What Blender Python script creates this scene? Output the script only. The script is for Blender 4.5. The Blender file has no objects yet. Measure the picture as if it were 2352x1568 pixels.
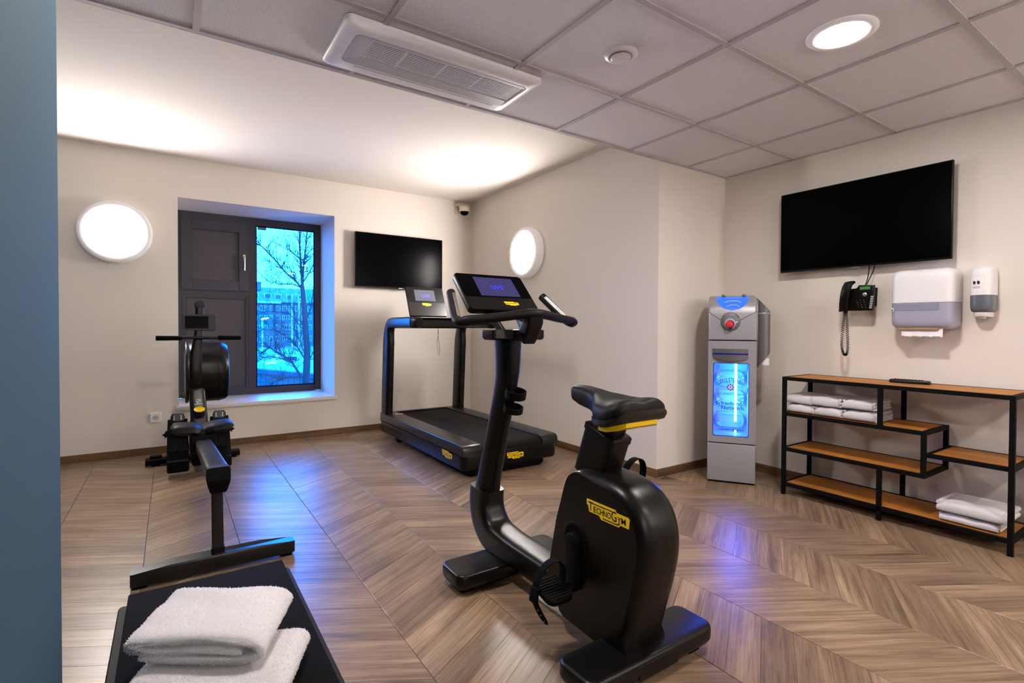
import bpy, bmesh, math, random
from mathutils import Matrix, Vector

random.seed(7)
SC = bpy.context.scene
COL = SC.collection
PI = math.pi

# ------------------------------------------------------------------ camera
cam = bpy.data.cameras.new('camera')
cam.sensor_fit = 'HORIZONTAL'
cam.sensor_width = 36.0
cam.lens = 36.0 * 1173.085 / 2352.0
cam.shift_y = -(784.0 - 768.67) / 2352.0
cam.clip_start = 0.02
cam.clip_end = 500
camo = bpy.data.objects.new('camera', cam)
COL.objects.link(camo)
_yaw, _pit, _rol = 0.588501866, -0.0156807991, 0.00461738704
_f = Vector((math.sin(_yaw) * math.cos(_pit), math.cos(_yaw) * math.cos(_pit), math.sin(_pit)))
_r0 = Vector((math.cos(_yaw), -math.sin(_yaw), 0))
_u0 = _r0.cross(_f)
_r = _r0 * math.cos(_rol) + _u0 * math.sin(_rol)
_u = _r.cross(_f)
camo.matrix_world = Matrix(((_r.x, _u.x, -_f.x, 0), (_r.y, _u.y, -_f.y, 0), (_r.z, _u.z, -_f.z, 1.10), (0, 0, 0, 1)))
SC.camera = camo

# ------------------------------------------------------------------ view / exposure
SC.view_settings.view_transform = 'Standard'
SC.view_settings.look = 'None'
SC.view_settings.gamma = 1
SC.view_settings.use_curve_mapping = False
SC.view_settings.exposure = 0.0
SC.cycles.use_denoising = True
SC.cycles.sample_clamp_indirect = 10.0

# ------------------------------------------------------------------ dusk sky (pale at the horizon, deep blue above)
W = bpy.data.worlds.new('dusk_sky')
SC.world = W
W.use_nodes = True
nt = W.node_tree
nt.nodes.clear()
wo = nt.nodes.new('ShaderNodeOutputWorld')
wb = nt.nodes.new('ShaderNodeBackground')
tc = nt.nodes.new('ShaderNodeTexCoord')
sx = nt.nodes.new('ShaderNodeSeparateXYZ')
rp = nt.nodes.new('ShaderNodeValToRGB')
rp.color_ramp.elements[0].position = 0.0
rp.color_ramp.elements[0].color = (0.009, 0.19, 0.85, 1)
rp.color_ramp.elements[1].position = 0.85
rp.color_ramp.elements[1].color = (0.0, 0.17, 0.85, 1)
e = rp.color_ramp.elements.new(0.25)
e.color = (0.0075, 0.185, 0.85, 1)
nt.links.new(tc.outputs['Generated'], sx.inputs[0])
nt.links.new(sx.outputs['Z'], rp.inputs[0])
nt.links.new(rp.outputs[0], wb.inputs['Color'])
wb.inputs['Strength'].default_value = 33.0
nt.links.new(wb.outputs[0], wo.inputs[0])

# lamp strengths; the rear pair is added fill, out of view
WALL_LAMP = 112.0
REAR_FILL = 58.0
DOWNLIGHT = 330.0
LAMP_COL = (1.0, 0.93, 0.89)
DOWN_COL = (1.0, 0.92, 0.88)


# ================================================================== materials
def S(r, g, b):
    def c(v):
        v /= 255.0
        return v / 12.92 if v <= 0.04045 else ((v + 0.055) / 1.055) ** 2.4
    return (c(r), c(g), c(b), 1)


class NT:
    def __init__(s, name):
        s.m = bpy.data.materials.new(name)
        s.m.use_nodes = True
        s.t = s.m.node_tree
        s.b = s.t.nodes['Principled BSDF']

    def n(s, kind, **kw):
        x = s.t.nodes.new(kind)
        for k, v in kw.items():
            if k.startswith('_'):
                setattr(x, k[1:], v)
            else:
                x.inputs[k.replace('__', ' ')].default_value = v
        return x

    def l(s, a, b):
        s.t.links.new(a, b)


def mat(name, col, rough=0.5, metal=0.0, spec=0.5, bump=None, coat=0.0, emit=None, estr=0.0, vary=None):
    q = NT(name)
    q.b.inputs['Base Color'].default_value = col
    q.b.inputs['Roughness'].default_value = rough
    q.b.inputs['Metallic'].default_value = metal
    q.b.inputs['Specular IOR Level'].default_value = spec
    q.b.inputs['Coat Weight'].default_value = coat
    q.b.inputs['Coat Roughness'].default_value = 0.05
    if emit:
        q.b.inputs['Emission Color'].default_value = emit
        q.b.inputs['Emission Strength'].default_value = estr
    if bump or vary:
        tcn = q.n('ShaderNodeTexCoord')
        if bump:
            ns = q.n('ShaderNodeTexNoise', Scale=bump[0], Detail=4.0)
            bp = q.n('ShaderNodeBump', Strength=bump[1], Distance=bump[2])
            q.l(tcn.outputs['Object'], ns.inputs['Vector'])
            q.l(ns.outputs['Fac'], bp.inputs['Height'])
            q.l(bp.outputs[0], q.b.inputs['Normal'])
        if vary:
            n2 = q.n('ShaderNodeTexNoise', Scale=vary[0], Detail=3.0)
            q.l(tcn.outputs['Object'], n2.inputs['Vector'])
            mx = q.n('ShaderNodeMix', _data_type='RGBA')
            mx.inputs[6].default_value = col
            mx.inputs[7].default_value = vary[1]
            q.l(n2.outputs['Fac'], mx.inputs[0])
            q.l(mx.outputs[2], q.b.inputs['Base Color'])
    return q.m


def emit_mat(name, col, strength):
    q = NT(name)
    q.b.inputs['Base Color'].default_value = (0.8, 0.8, 0.8, 1)
    q.b.inputs['Emission Color'].default_value = (*col[:3], 1)
    q.b.inputs['Emission Strength'].default_value = strength
    return q.m


def wood_mat(name, uv, base, dark, light, rough, scale=1.0, spec=0.4, bumpy=0.15):
    """oak grain running along X of the coordinates"""
    q = NT(name)
    tcn = q.n('ShaderNodeTexCoord')
    oi = q.n('ShaderNodeObjectInfo')
    src = tcn.outputs['UV'] if uv else tcn.outputs['Object']
    off = q.n('ShaderNodeVectorMath', _operation='SCALE')
    cmb = q.n('ShaderNodeCombineXYZ', X=37.0, Y=91.0, Z=53.0)
    q.l(cmb.outputs[0], off.inputs[0])
    q.l(oi.outputs['Random'], off.inputs['Scale'])
    add = q.n('ShaderNodeVectorMath', _operation='ADD')
    q.l(src, add.inputs[0])
    q.l(off.outputs[0], add.inputs[1])
    mp = q.n('ShaderNodeMapping')
    mp.inputs['Scale'].default_value = (1.6 * scale, 44 * scale, 44 * scale)
    q.l(add.outputs[0], mp.inputs['Vector'])
    n1 = q.n('ShaderNodeTexNoise', Scale=1.0, Detail=6.0, Roughness=0.62, Distortion=0.5)
    q.l(mp.outputs[0], n1.inputs['Vector'])
    mp2 = q.n('ShaderNodeMapping')
    mp2.inputs['Scale'].default_value = (9 * scale, 260 * scale, 260 * scale)
    q.l(add.outputs[0], mp2.inputs['Vector'])
    n2 = q.n('ShaderNodeTexNoise', Scale=1.0, Detail=3.0)
    q.l(mp2.outputs[0], n2.inputs['Vector'])
    mp3 = q.n('ShaderNodeMapping')
    mp3.inputs['Scale'].default_value = (3.0 * scale, 9 * scale, 9 * scale)
    q.l(add.outputs[0], mp3.inputs['Vector'])
    n3 = q.n('ShaderNodeTexNoise', Scale=1.0, Detail=2.0)
    q.l(mp3.outputs[0], n3.inputs['Vector'])
    r1 = q.n('ShaderNodeValToRGB')
    r1.color_ramp.elements[0].position = 0.24
    r1.color_ramp.elements[0].color = dark
    r1.color_ramp.elements[1].position = 0.76
    r1.color_ramp.elements[1].color = light
    em = r1.color_ramp.elements.new(0.5)
    em.color = base
    q.l(n1.outputs['Fac'], r1.inputs[0])
    # fine dark pores
    r2 = q.n('ShaderNodeValToRGB')
    r2.color_ramp.elements[0].position = 0.34
    r2.color_ramp.elements[0].color = (0.55, 0.52, 0.50, 1)
    r2.color_ramp.elements[1].position = 0.52
    r2.color_ramp.elements[1].color = (1, 1, 1, 1)
    q.l(n2.outputs['Fac'], r2.inputs[0])
    m1 = q.n('ShaderNodeMix', _data_type='RGBA', _blend_type='MULTIPLY')
    m1.inputs[0].default_value = 0.6
    q.l(r1.outputs[0], m1.inputs[6])
    q.l(r2.outputs[0], m1.inputs[7])
    # blotches
    r3 = q.n('ShaderNodeValToRGB')
    r3.color_ramp.elements[0].position = 0.32
    r3.color_ramp.elements[0].color = (0.74, 0.72, 0.72, 1)
    r3.color_ramp.elements[1].position = 0.62
    r3.color_ramp.elements[1].color = (1.05, 1.04, 1.02, 1)
    q.l(n3.outputs['Fac'], r3.inputs[0])
    m2 = q.n('ShaderNodeMix', _data_type='RGBA', _blend_type='MULTIPLY')
    m2.inputs[0].default_value = 1.0
    q.l(m1.outputs[2], m2.inputs[6])
    q.l(r3.outputs[0], m2.inputs[7])
    # plank to plank difference
    mr = q.n('ShaderNodeMapRange')
    mr.inputs['To Min'].default_value = 0.74
    mr.inputs['To Max'].default_value = 1.12
    q.l(oi.outputs['Random'], mr.inputs['Value'])
    hs = q.n('ShaderNodeHueSaturation')
    q.l(mr.outputs[0], hs.inputs['Value'])
    q.l(m2.outputs[2], hs.inputs['Color'])
    q.l(hs.outputs[0], q.b.inputs['Base Color'])
    bp = q.n('ShaderNodeBump', Strength=bumpy, Distance=0.002)
    q.l(n2.outputs['Fac'], bp.inputs['Height'])
    q.l(bp.outputs[0], q.b.inputs['Normal'])
    q.b.inputs['Roughness'].default_value = rough
    q.b.inputs['Specular IOR Level'].default_value = spec
    return q.m


def glass_mat(name, tint=(1, 1, 1, 1), rough=0.0):
    q = NT(name)
    q.t.nodes.remove(q.b)
    out = q.t.nodes['Material Output']
    tr = q.n('ShaderNodeBsdfTransparent')
    tr.inputs[0].default_value = tint
    gl = q.n('ShaderNodeBsdfGlossy')
    gl.inputs['Roughness'].default_value = rough
    fr = q.n('ShaderNodeFresnel', IOR=1.35)
    mx = q.n('ShaderNodeMixShader')
    q.l(fr.outputs[0], mx.inputs[0])
    q.l(tr.outputs[0], mx.inputs[1])
    q.l(gl.outputs[0], mx.inputs[2])
    q.l(mx.outputs[0], out.inputs['Surface'])
    return q.m


M = {}
M['wall'] = mat('warm_white_plaster', S(231, 222, 212), 0.9, spec=0.15, bump=(160, 0.08, 0.002))
M['plaster'] = mat('white_ceiling_plaster', S(232, 224, 216), 0.9, spec=0.15)
M['teal'] = mat('teal_paint', S(50, 76, 90), 0.75, spec=0.25, bump=(420, 0.25, 0.002))
M['tile'] = mat('mineral_fibre_tile', S(244, 241, 245), 0.95, spec=0.1, bump=(230, 0.9, 0.006))
M['grid'] = mat('grey_white_grid', S(196, 192, 195), 0.6, spec=0.3)
M['white'] = mat('white_plastic', S(232, 230, 230), 0.35, spec=0.45)
M['acwhite'] = mat('white_unit_plastic', S(248, 248, 252), 0.4, spec=0.4)
M['acgrey'] = mat('grey_grille_plastic', S(186, 186, 194), 0.45, spec=0.4)
M['cream'] = mat('cream_plastic', S(222, 212, 190), 0.4, spec=0.4)
M['dark'] = mat('dark_void', S(14, 12, 11), 0.9, spec=0.1)
M['black'] = mat('black_plastic', S(9, 7, 6), 0.32, spec=0.28, bump=(900, 0.12, 0.001))
M['blacksat'] = mat('black_satin_metal', S(11, 10, 9), 0.32, spec=0.24)
M['blackmatte'] = mat('black_matte', S(8, 7, 7), 0.65, spec=0.12)
M['rubber'] = mat('black_rubber', S(10, 9, 9), 0.8, spec=0.1, bump=(500, 0.3, 0.001))
M['belt'] = mat('running_belt', S(24, 22, 21), 0.75, spec=0.1, bump=(700, 0.5, 0.001))
M['bronze'] = mat('dark_bronze_metal', S(27, 24, 22), 0.30, metal=0.0, spec=0.4)
M['leather'] = mat('black_vinyl', S(12, 10, 10), 0.5, spec=0.18, bump=(600, 0.25, 0.001))
M['mat'] = mat('black_woven_mat', S(12, 10, 9), 0.85, spec=0.06, bump=(900, 0.5, 0.001))
M['benchrail'] = mat('dark_brown_rail', S(30, 26, 24), 0.6, spec=0.12)
M['chrome'] = mat('brushed_steel', S(180, 174, 168), 0.32, metal=1.0)
M['rail'] = mat('worn_dark_rail', S(44, 42, 43), 0.26, metal=0.5, spec=0.5, bump=(25, 0.05, 0.003), vary=(14, S(84, 82, 84)))
M['screen'] = mat('black_screen', S(3, 3, 4), 0.2, spec=0.035)
M['tvframe'] = mat('black_screen_frame', S(12, 11, 11), 0.35, spec=0.2)
M['yellow'] = mat('yellow_enamel', S(248, 205, 10), 0.4, spec=0.4)
M['ink'] = mat('black_ink', S(14, 12, 10), 0.6)
M['navy'] = mat('navy_print', S(6, 24, 92), 0.6)
M['gold'] = mat('pale_gold_print', S(196, 160, 110), 0.5)
M['terry'] = mat('white_terry', S(238, 234, 234), 0.95, spec=0.05, bump=(700, 0.9, 0.004))
q_ = NT('white_terry_loops')
q_.t.nodes.remove(q_.b)
df_, tl_, mx_ = q_.n('ShaderNodeBsdfDiffuse'), q_.n('ShaderNodeBsdfTranslucent'), q_.n('ShaderNodeMixShader')
df_.inputs[0].default_value = S(244, 241, 241)
tl_.inputs[0].default_value = S(244, 241, 241)
mx_.inputs[0].default_value = 0.5
q_.l(df_.outputs[0], mx_.inputs[1])
q_.l(tl_.outputs[0], mx_.inputs[2])
q_.l(mx_.outputs[0], q_.t.nodes['Material Output'].inputs['Surface'])
M['pile'] = q_.m
M['paper'] = mat('white_paper', S(240, 238, 238), 0.9, spec=0.1)
M['silver'] = mat('silver_lacquer', S(158, 156, 162), 0.36, metal=0.2, spec=0.5)
M['silverdark'] = mat('dark_silver_lacquer', S(112, 110, 112), 0.36, metal=0.4, spec=0.5)
M['red'] = mat('red_button', S(226, 40, 18), 0.35)
M['blueplastic'] = mat('blue_plastic', S(10, 24, 150), 0.35)
M['liner'] = mat('white_liner', S(216, 226, 236), 0.45)
M['clear'] = mat('clear_moulding', S(200, 220, 240), 0.12, spec=0.8)
M['greyplastic'] = mat('smoky_grey_plastic', S(164, 163, 180), 0.25, spec=0.5)
M['greysoap'] = mat('dark_smoky_plastic', S(98, 102, 112), 0.25, spec=0.5)
M['lcd'] = mat('green_display', S(70, 120, 60), 0.3, emit=S(60, 130, 50), estr=0.25)
M['anthracite'] = mat('anthracite_frame', S(58, 57, 62), 0.5, spec=0.4)
M['panel'] = mat('anthracite_panel', S(78, 73, 74), 0.6, spec=0.3, bump=(500, 0.1, 0.001))
M['sill'] = mat('white_sill', S(232, 228, 222), 0.4, spec=0.4)
M['glass'] = glass_mat('window_glass')
M['frontglass'] = glass_mat('cooler_glass', (0.92, 0.97, 1.0, 1))
M['opal'] = mat('opal_lamp_rim', S(235, 232, 232), 0.4, emit=(1.0, 0.95, 0.94, 1), estr=0.12)
M['lamp'] = emit_mat('lit_lamp_diffuser', LAMP_COL, WALL_LAMP)
M['rearfill'] = emit_mat('rear_fill_diffuser', LAMP_COL, REAR_FILL)  # diffuser of the fill lamps added behind the camera
M['down'] = emit_mat('lit_downlight_lens', DOWN_COL, DOWNLIGHT)
M['led'] = emit_mat('blue_led_tube', (0.012, 0.10, 1.0), 150.0)
M['ledsoft'] = mat('blue_backlit_window', S(16, 50, 140), 0.2, emit=(0.05, 0.25, 1.0, 1), estr=0.75)
M['scr_bike'] = mat('lit_screen_violet', S(24, 22, 44), 0.2, spec=0.2, emit=S(72, 68, 124), estr=0.62)
M['scr_tm'] = mat('lit_screen_grey', S(60, 60, 68), 0.25, spec=0.3, emit=S(136, 136, 152), estr=0.62)
M['livetext'] = mat('blue_screen_text', S(40, 40, 150), 0.5, spec=0.1, emit=S(64, 62, 235), estr=0.75)
M['livetext2'] = mat('pale_blue_screen_text', S(80, 80, 200), 0.5, spec=0.1, emit=S(120, 120, 255), estr=0.9)
M['plank'] = wood_mat('grey_oak_vinyl', True, S(146, 122, 98), S(98, 78, 60), S(174, 150, 122), 0.33, 1.0, 0.30, 0.10)
M['skirt'] = wood_mat('oak_skirting', False, S(122, 92, 62), S(92, 68, 46), S(142, 112, 80), 0.5, 0.8, 0.3, 0.1)
M['shelfwood'] = wood_mat('warm_oak_board', False, S(186, 122, 48), S(158, 98, 34), S(200, 138, 64), 0.5, 0.8, 0.3, 0.05)
M['joint'] = mat('dark_floor_joint', S(92, 76, 64), 0.9)
M['bark'] = mat('dark_bark', S(44, 41, 40), 0.95, spec=0.1)
M['brick'] = mat('dull_brick', S(76, 72, 71), 0.9, spec=0.1, vary=(0.8, S(94, 88, 86)))
M['rooftile'] = mat('grey_roof', S(96, 94, 96), 0.85, spec=0.1, vary=(0.5, S(112, 110, 112)))
M['winwhite'] = mat('pale_window_frames', S(160, 160, 160), 0.6)
M['windark'] = mat('dim_panes', S(40, 40, 44), 0.2)
M['snow'] = mat('trodden_snow', S(140, 142, 146), 0.95, spec=0.05, vary=(0.3, S(92, 92, 96)))
M['shed'] = mat('grey_boards', S(70, 68, 68), 0.9, spec=0.1)
M['carpaint'] = mat('pale_car_paint', S(170, 172, 176), 0.3)
M['streetlamp'] = emit_mat('lit_lamp_globe', (1.0, 0.9, 0.8), 4.0)
M['concrete'] = mat('concrete', S(150, 148, 146), 0.9)


# ================================================================== geometry helpers
class B:
    def __init__(s):
        s.bm = bmesh.new()

    def _merge(s, t, xf=None):
        if xf is not None:
            bmesh.ops.transform(t, matrix=xf, verts=t.verts)
        me = bpy.data.meshes.new('tmp')
        bmesh.ops.recalc_face_normals(t, faces=t.faces)
        t.to_mesh(me)
        t.free()
        s.bm.from_mesh(me)
        bpy.data.meshes.remove(me)
        return s

    def box(s, x0, x1, y0, y1, z0, z1, bev=0.0, seg=2, xf=None):
        t = bmesh.new()
        v = [t.verts.new(p) for p in ((x0, y0, z0), (x1, y0, z0), (x1, y1, z0), (x0, y1, z0),
                                      (x0, y0, z1), (x1, y0, z1), (x1, y1, z1), (x0, y1, z1))]
        for f in ((0, 3, 2, 1), (4, 5, 6, 7), (0, 1, 5, 4), (1, 2, 6, 5), (2, 3, 7, 6), (3, 0, 4, 7)):
            t.faces.new([v[i] for i in f])
        if bev > 0:
            bmesh.ops.bevel(t, geom=list(t.edges), offset=bev, segments=seg, affect='EDGES', profile=0.5)
        return s._merge(t, xf)

    def rings(s, rings, cap0=True, cap1=True, closed=False, xf=None):
        t = bmesh.new()
        R = [[t.verts.new(p) for p in r] for r in rings]
        n = len(R[0])
        k = len(R)
        for i in range(k if closed else k - 1):
            a, b = R[i], R[(i + 1) % k]
            for j in range(n):
                t.faces.new((a[j], a[(j + 1) % n], b[(j + 1) % n], b[j]))
        if not closed:
            if cap0:
                t.faces.new(R[0][::-1])
            if cap1:
                t.faces.new(R[-1])
        return s._merge(t, xf)

    def poly(s, pts, z0, z1, bev=0.0, seg=2, xf=None):
        """extrude a 2D polygon (x,y) from z0 to z1; xf maps into the scene"""
        t = bmesh.new()
        a = [t.verts.new((p[0], p[1], z0)) for p in pts]
        b = [t.verts.new((p[0], p[1], z1)) for p in pts]
        n = len(pts)
        t.faces.new(a[::-1])
        top = t.faces.new(b)
        for i in range(n):
            t.faces.new((a[i], a[(i + 1) % n], b[(i + 1) % n], b[i]))
        if bev > 0:
            bmesh.ops.bevel(t, geom=list(top.edges), offset=bev, segments=seg, affect='EDGES', profile=0.5)
        return s._merge(t, xf)

    def rrect(s, cx, cy, hx, hy, r, layers, n=6, xf=None):
        """rounded-rectangle loft; layers = [(inset, z)]"""
        return s.rings([[(p[0], p[1], z) for p in rr_pts(cx, cy, hx - i, hy - i, max(r - i, 0.0015), n)] for i, z in layers], xf=xf)

    def lathe(s, prof, n=32, xf=None, cap=True):
        R = []
        for r, z in prof:
            r = max(r, 1e-5)
            R.append([(r * math.cos(2 * PI * i / n), r * math.sin(2 * PI * i / n), z) for i in range(n)])
        return s.rings(R, cap, cap, xf=xf)

    def tube(s, pts, r, n=8, closed=False, xf=None):
        P = [Vector(p) for p in pts]
        k = len(P)
        rr = r if isinstance(r, (list, tuple)) else [r] * k
        R = []
        up = None
        for i in range(k):
            if closed:
                tg = P[(i + 1) % k] - P[i - 1]
            else:
                tg = P[min(i + 1, k - 1)] - P[max(i - 1, 0)]
            tg.normalize()
            if up is None:
                up = Vector((0, 0, 1)) if abs(tg.z) < 0.9 else Vector((1, 0, 0))
            a = (up - tg * up.dot(tg))
            if a.length < 1e-5:
                a = tg.orthogonal()
            a.normalize()
            b = tg.cross(a)
            up = a
            R.append([tuple(P[i] + a * rr[i] * math.cos(2 * PI * j / n) + b * rr[i] * math.sin(2 * PI * j / n)) for j in range(n)])
        return s.rings(R, closed=closed, xf=xf)

    def sweep(s, pts, ha, hb, side=(1, 0, 0), e=2.5, n=20, xf=None):
        """superellipse section swept along pts: ha = half size along `side`, hb = half size across"""
        P = [Vector(p) for p in pts]
        sd = Vector(side).normalized()
        k = len(P)
        R = []
        for i in range(k):
            tg = (P[min(i + 1, k - 1)] - P[max(i - 1, 0)]).normalized()
            up = tg.cross(sd).normalized()
            a = ha[i] if isinstance(ha, (list, tuple)) else ha
            b = hb[i] if isinstance(hb, (list, tuple)) else hb
            ring = []
            for j in range(n):
                th = 2 * PI * (j + 0.5) / n
                c, q = math.cos(th), math.sin(th)
                ring.append(tuple(P[i] + sd * a * math.copysign(abs(c) ** (2 / e), c) + up * b * math.copysign(abs(q) ** (2 / e), q)))
            R.append(ring)
        return s.rings(R, xf=xf)

    def mesh(s, verts, faces, xf=None):
        t = bmesh.new()
        v = [t.verts.new(p) for p in verts]
        for f in faces:
            t.faces.new([v[i] for i in f])
        return s._merge(t, xf)

    def build(s, name, m, parent=None, ang=40, local=False, flat=False):
        me = bpy.data.meshes.new(name)
        s.bm.to_mesh(me)
        s.bm.free()
        if parent is not None and not local:
            me.transform(Matrix.Translation(-Vector(parent['origin_xyz'])))
        if not flat:
            for p in me.polygons:
                p.use_smooth = True
            me.set_sharp_from_angle(angle=math.radians(ang))
        if m is not None:
            me.materials.append(m)
        o = bpy.data.objects.new(name, me)
        COL.objects.link(o)
        if parent is not None:
            o.parent = parent
            ORG[o.name] = ORG[parent.name]
            o['origin_xyz'] = list(ORG[parent.name])
        return o


ORG = {}


def rr_pts(cx, cy, hx, hy, r, n=6):
    r = min(r, hx * 0.999, hy * 0.999)
    out = []
    for qx, qy, a0 in ((1, 1, 0), (-1, 1, PI / 2), (-1, -1, PI), (1, -1, 3 * PI / 2)):
        for i in range(n + 1):
            a = a0 + (PI / 2) * i / n
            out.append((cx + qx * (hx - r) + r * math.cos(a), cy + qy * (hy - r) + r * math.sin(a)))
    return out


def thing(name, label, cat, loc=(0, 0, 0), group=None, kind=None):
    o = bpy.data.objects.new(name, None)
    o.empty_display_size = 0.1
    COL.objects.link(o)
    o.location = loc
    ORG[o.name] = tuple(loc)
    o['origin_xyz'] = list(loc)
    return tag(o, label, cat, group, kind)


def tag(o, label=None, cat=None, group=None, kind=None):
    if label:
        o['label'] = label
    if cat:
        o['category'] = cat
    if group:
        o['group'] = group
    if kind:
        o['kind'] = kind
    return o


def catmull(pts, k=6, closed=False):
    P = [Vector(p) for p in pts]
    n = len(P)
    out = []
    rng = n if closed else n - 1
    for i in range(rng):
        if closed:
            a, b, c, d = P[i - 1], P[i], P[(i + 1) % n], P[(i + 2) % n]
        else:
            a, b, c, d = P[max(i - 1, 0)], P[i], P[i + 1], P[min(i + 2, n - 1)]
        for j in range(k):
            t = j / k
            out.append(0.5 * ((2 * b) + (c - a) * t + (2 * a - 5 * b + 4 * c - d) * t * t + (3 * b - a - 3 * c + d) * t ** 3))
    if not closed:
        out.append(P[-1])
    return out


# axis maps: local (x,y,z) -> scene
def MX(origin, ex, ey, ez):
    ex, ey, ez = Vector(ex), Vector(ey), Vector(ez)
    return Matrix(((ex.x, ey.x, ez.x, origin[0]), (ex.y, ey.y, ez.y, origin[1]), (ex.z, ey.z, ez.z, origin[2]), (0, 0, 0, 1)))


def text_mesh(body, size, align='LEFT', bold=0.0, shear=0.0, ext=0.0004, spacing=1.0):
    cu = bpy.data.curves.new('t', 'FONT')
    cu.body = body
    cu.size = size
    cu.align_x = align
    cu.extrude = ext
    cu.offset = bold
    cu.shear = shear
    cu.space_character = spacing
    cu.resolution_u = 3
    o = bpy.data.objects.new('t', cu)
    COL.objects.link(o)
    dg = bpy.context.evaluated_depsgraph_get()
    dg.update()
    me = bpy.data.meshes.new_from_object(o.evaluated_get(dg))
    COL.objects.unlink(o)
    bpy.data.objects.remove(o)
    bpy.data.curves.remove(cu)
    return me


def add_text(b, body, size, x, y, xf, width=None, bold=0.0, align='LEFT', sx=None, rot=0.0):
    me = text_mesh(body, size, 'LEFT', bold)
    xs = [v.co.x for v in me.vertices] or [0]
    w = max(xs) - min(xs)
    x0 = min(xs)
    k = (width / w) if width else (sx or 1.0)
    dx = x
    if align == 'CENTER':
        dx = x - w * k / 2
    me.transform(Matrix.Translation((-x0, 0, 0)))
    me.transform(Matrix.Diagonal((k, 1, 1, 1)))
    if rot:
        me.transform(Matrix.Translation((-w * k / 2, 0, 0)))
        me.transform(Matrix.Rotation(rot, 4, 'Z'))
        me.transform(Matrix.Translation((w * k / 2, 0, 0)))
    me.transform(Matrix.Translation((dx, y, 0)))
    me.transform(xf)
    b.bm.from_mesh(me)
    bpy.data.meshes.remove(me)
    return w * k


BADGE = [(0, .62), (0, 1), (.68, 1), (.72, .84), (.97, .84), (1, .74), (.985, .16), (.80, .16), (.77, 0), (.36, 0), (.31, .2), (.06, .2), (.035, .62)]


def badge(parent, xf, w, h, local=False):
    """yellow maker's plate with black lettering; xf: x along the plate, y up, z outwards"""
    p = B().poly([(x * w, y * h) for x, y in BADGE], 0, 0.0016, xf=xf).build('badge', M['yellow'], parent, local=local)
    tag(p, 'yellow maker plate with black lettering')
    b = B()
    up = xf @ Matrix.Translation((0, 0, 0.0018))
    x = 0.045 * w
    for ch, sz, dy, wd in (('T', .62, .30, .13), ('E', .40, .30, .075), ('C', .40, .30, .085), ('H', .40, .30, .085), ('N', .40, .30, .085),
                           ('O', .40, .30, .095), ('G', .66, .26, .135), ('Y', .46, .22, .09), ('M', .40, .30, .11)):
        add_text(b, ch, sz * h * 1.38, x, dy * h, up, width=wd * w * 0.88, bold=0.004 * h)
        x += wd * w
    b.poly([(.05 * w, .80 * h), (.62 * w, .80 * h), (.62 * w, .86 * h), (.05 * w, .86 * h)], 0, 0.0006, xf=up)
    b.poly([(.40 * w, .10 * h), (.74 * w, .10 * h), (.80 * w, .24 * h), (.77 * w, .26 * h), (.72 * w, .16 * h), (.40 * w, .16 * h)], 0, 0.0006, xf=up)
    return b.build('lettering', M['ink'], p, flat=True, local=local)


# ================================================================== THE ROOM
XB, XC, YA, YE = 2.957, 3.755, 5.31, 2.512
XL, YF = -1.25, -2.4
HC, HR = 2.311, 2.555


def struct(o, label, cat):
    return tag(o, label, cat, kind='structure')


# ---- floor: chevron planks, each its own piece
CW, PT, SL, X0 = 0.395, 0.12, 0.58, -0.507
fl = B().box(XL, XC, YF, YA, -0.05, -0.008).build('floor', M['joint'])
ORG['floor'] = (0, 0, 0)
fl['origin_xyz'] = [0, 0, 0]
struct(fl, 'grey brown oak chevron plank floor of the gym room', 'floor')


def clip(poly, ax, lim, keep_less):
    out = []
    n = len(poly)
    for i in range(n):
        a, b = poly[i], poly[(i + 1) % n]
        ia = (a[ax] <= lim) if keep_less else (a[ax] >= lim)
        ib = (b[ax] <= lim) if keep_less else (b[ax] >= lim)
        if ia:
            out.append(a)
        if ia != ib:
            t = (lim - a[ax]) / (b[ax] - a[ax])
            out.append((a[0] + t * (b[0] - a[0]), a[1] + t * (b[1] - a[1])))
    return out


def plank_geom(poly, ux, uy, verts, faces, uvs, uo=(0, 0)):
    """thin plank with a chamfered top rim"""
    n = len(poly)
    cx = sum(p[0] for p in poly) / n
    cy = sum(p[1] for p in poly) / n
    g, c = 0.0007, 0.0016
    b0 = len(verts)

    def ins(p, d):
        v = Vector((p[0] - cx, p[1] - cy))
        L = v.length
        return (p[0] - v.x / L * d * 1.3, p[1] - v.y / L * d * 1.3)
    lay = [(g, -0.008), (g, -0.0012), (g + c, 0.0)]
    for d, z in lay:
        for p in poly:
            q = ins(p, d)
            verts.append((q[0], q[1], z))
    for k in range(2):
        for i in range(n):
            j = (i + 1) % n
            faces.append((b0 + k * n + i, b0 + k * n + j, b0 + (k + 1) * n + j, b0 + (k + 1) * n + i))
    faces.append(tuple(b0 + 2 * n + i for i in range(n)))
    for f in faces[-(2 * n + 1):]:
        for i in f:
            x, y, _ = verts[i]
            uvs.append((x * ux[0] + y * ux[1] + uo[0], x * uy[0] + y * uy[1] + uo[1]))


def plank_mesh(name, polys):
    verts, faces, uvs = [], [], []
    for poly, ux, uy, uo in polys:
        plank_geom(poly, ux, uy, verts, faces, uvs, uo)
    me = bpy.data.meshes.new(name)
    me.from_pydata(verts, [], faces)
    uvl = me.uv_layers.new(name='UVMap')
    for i, q in enumerate(uvs):
        uvl.data[i].uv = q
    me.materials.append(M['plank'])
    return me


def cam_px(x, y, z):
    q = camo.matrix_world.inverted() @ Vector((x, y, z))
    if q.z > -0.05:
        return None
    return (1176 + 1173.085 * q.x / -q.z, 768.67 - 1173.085 * q.y / -q.z, -q.z)


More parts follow.
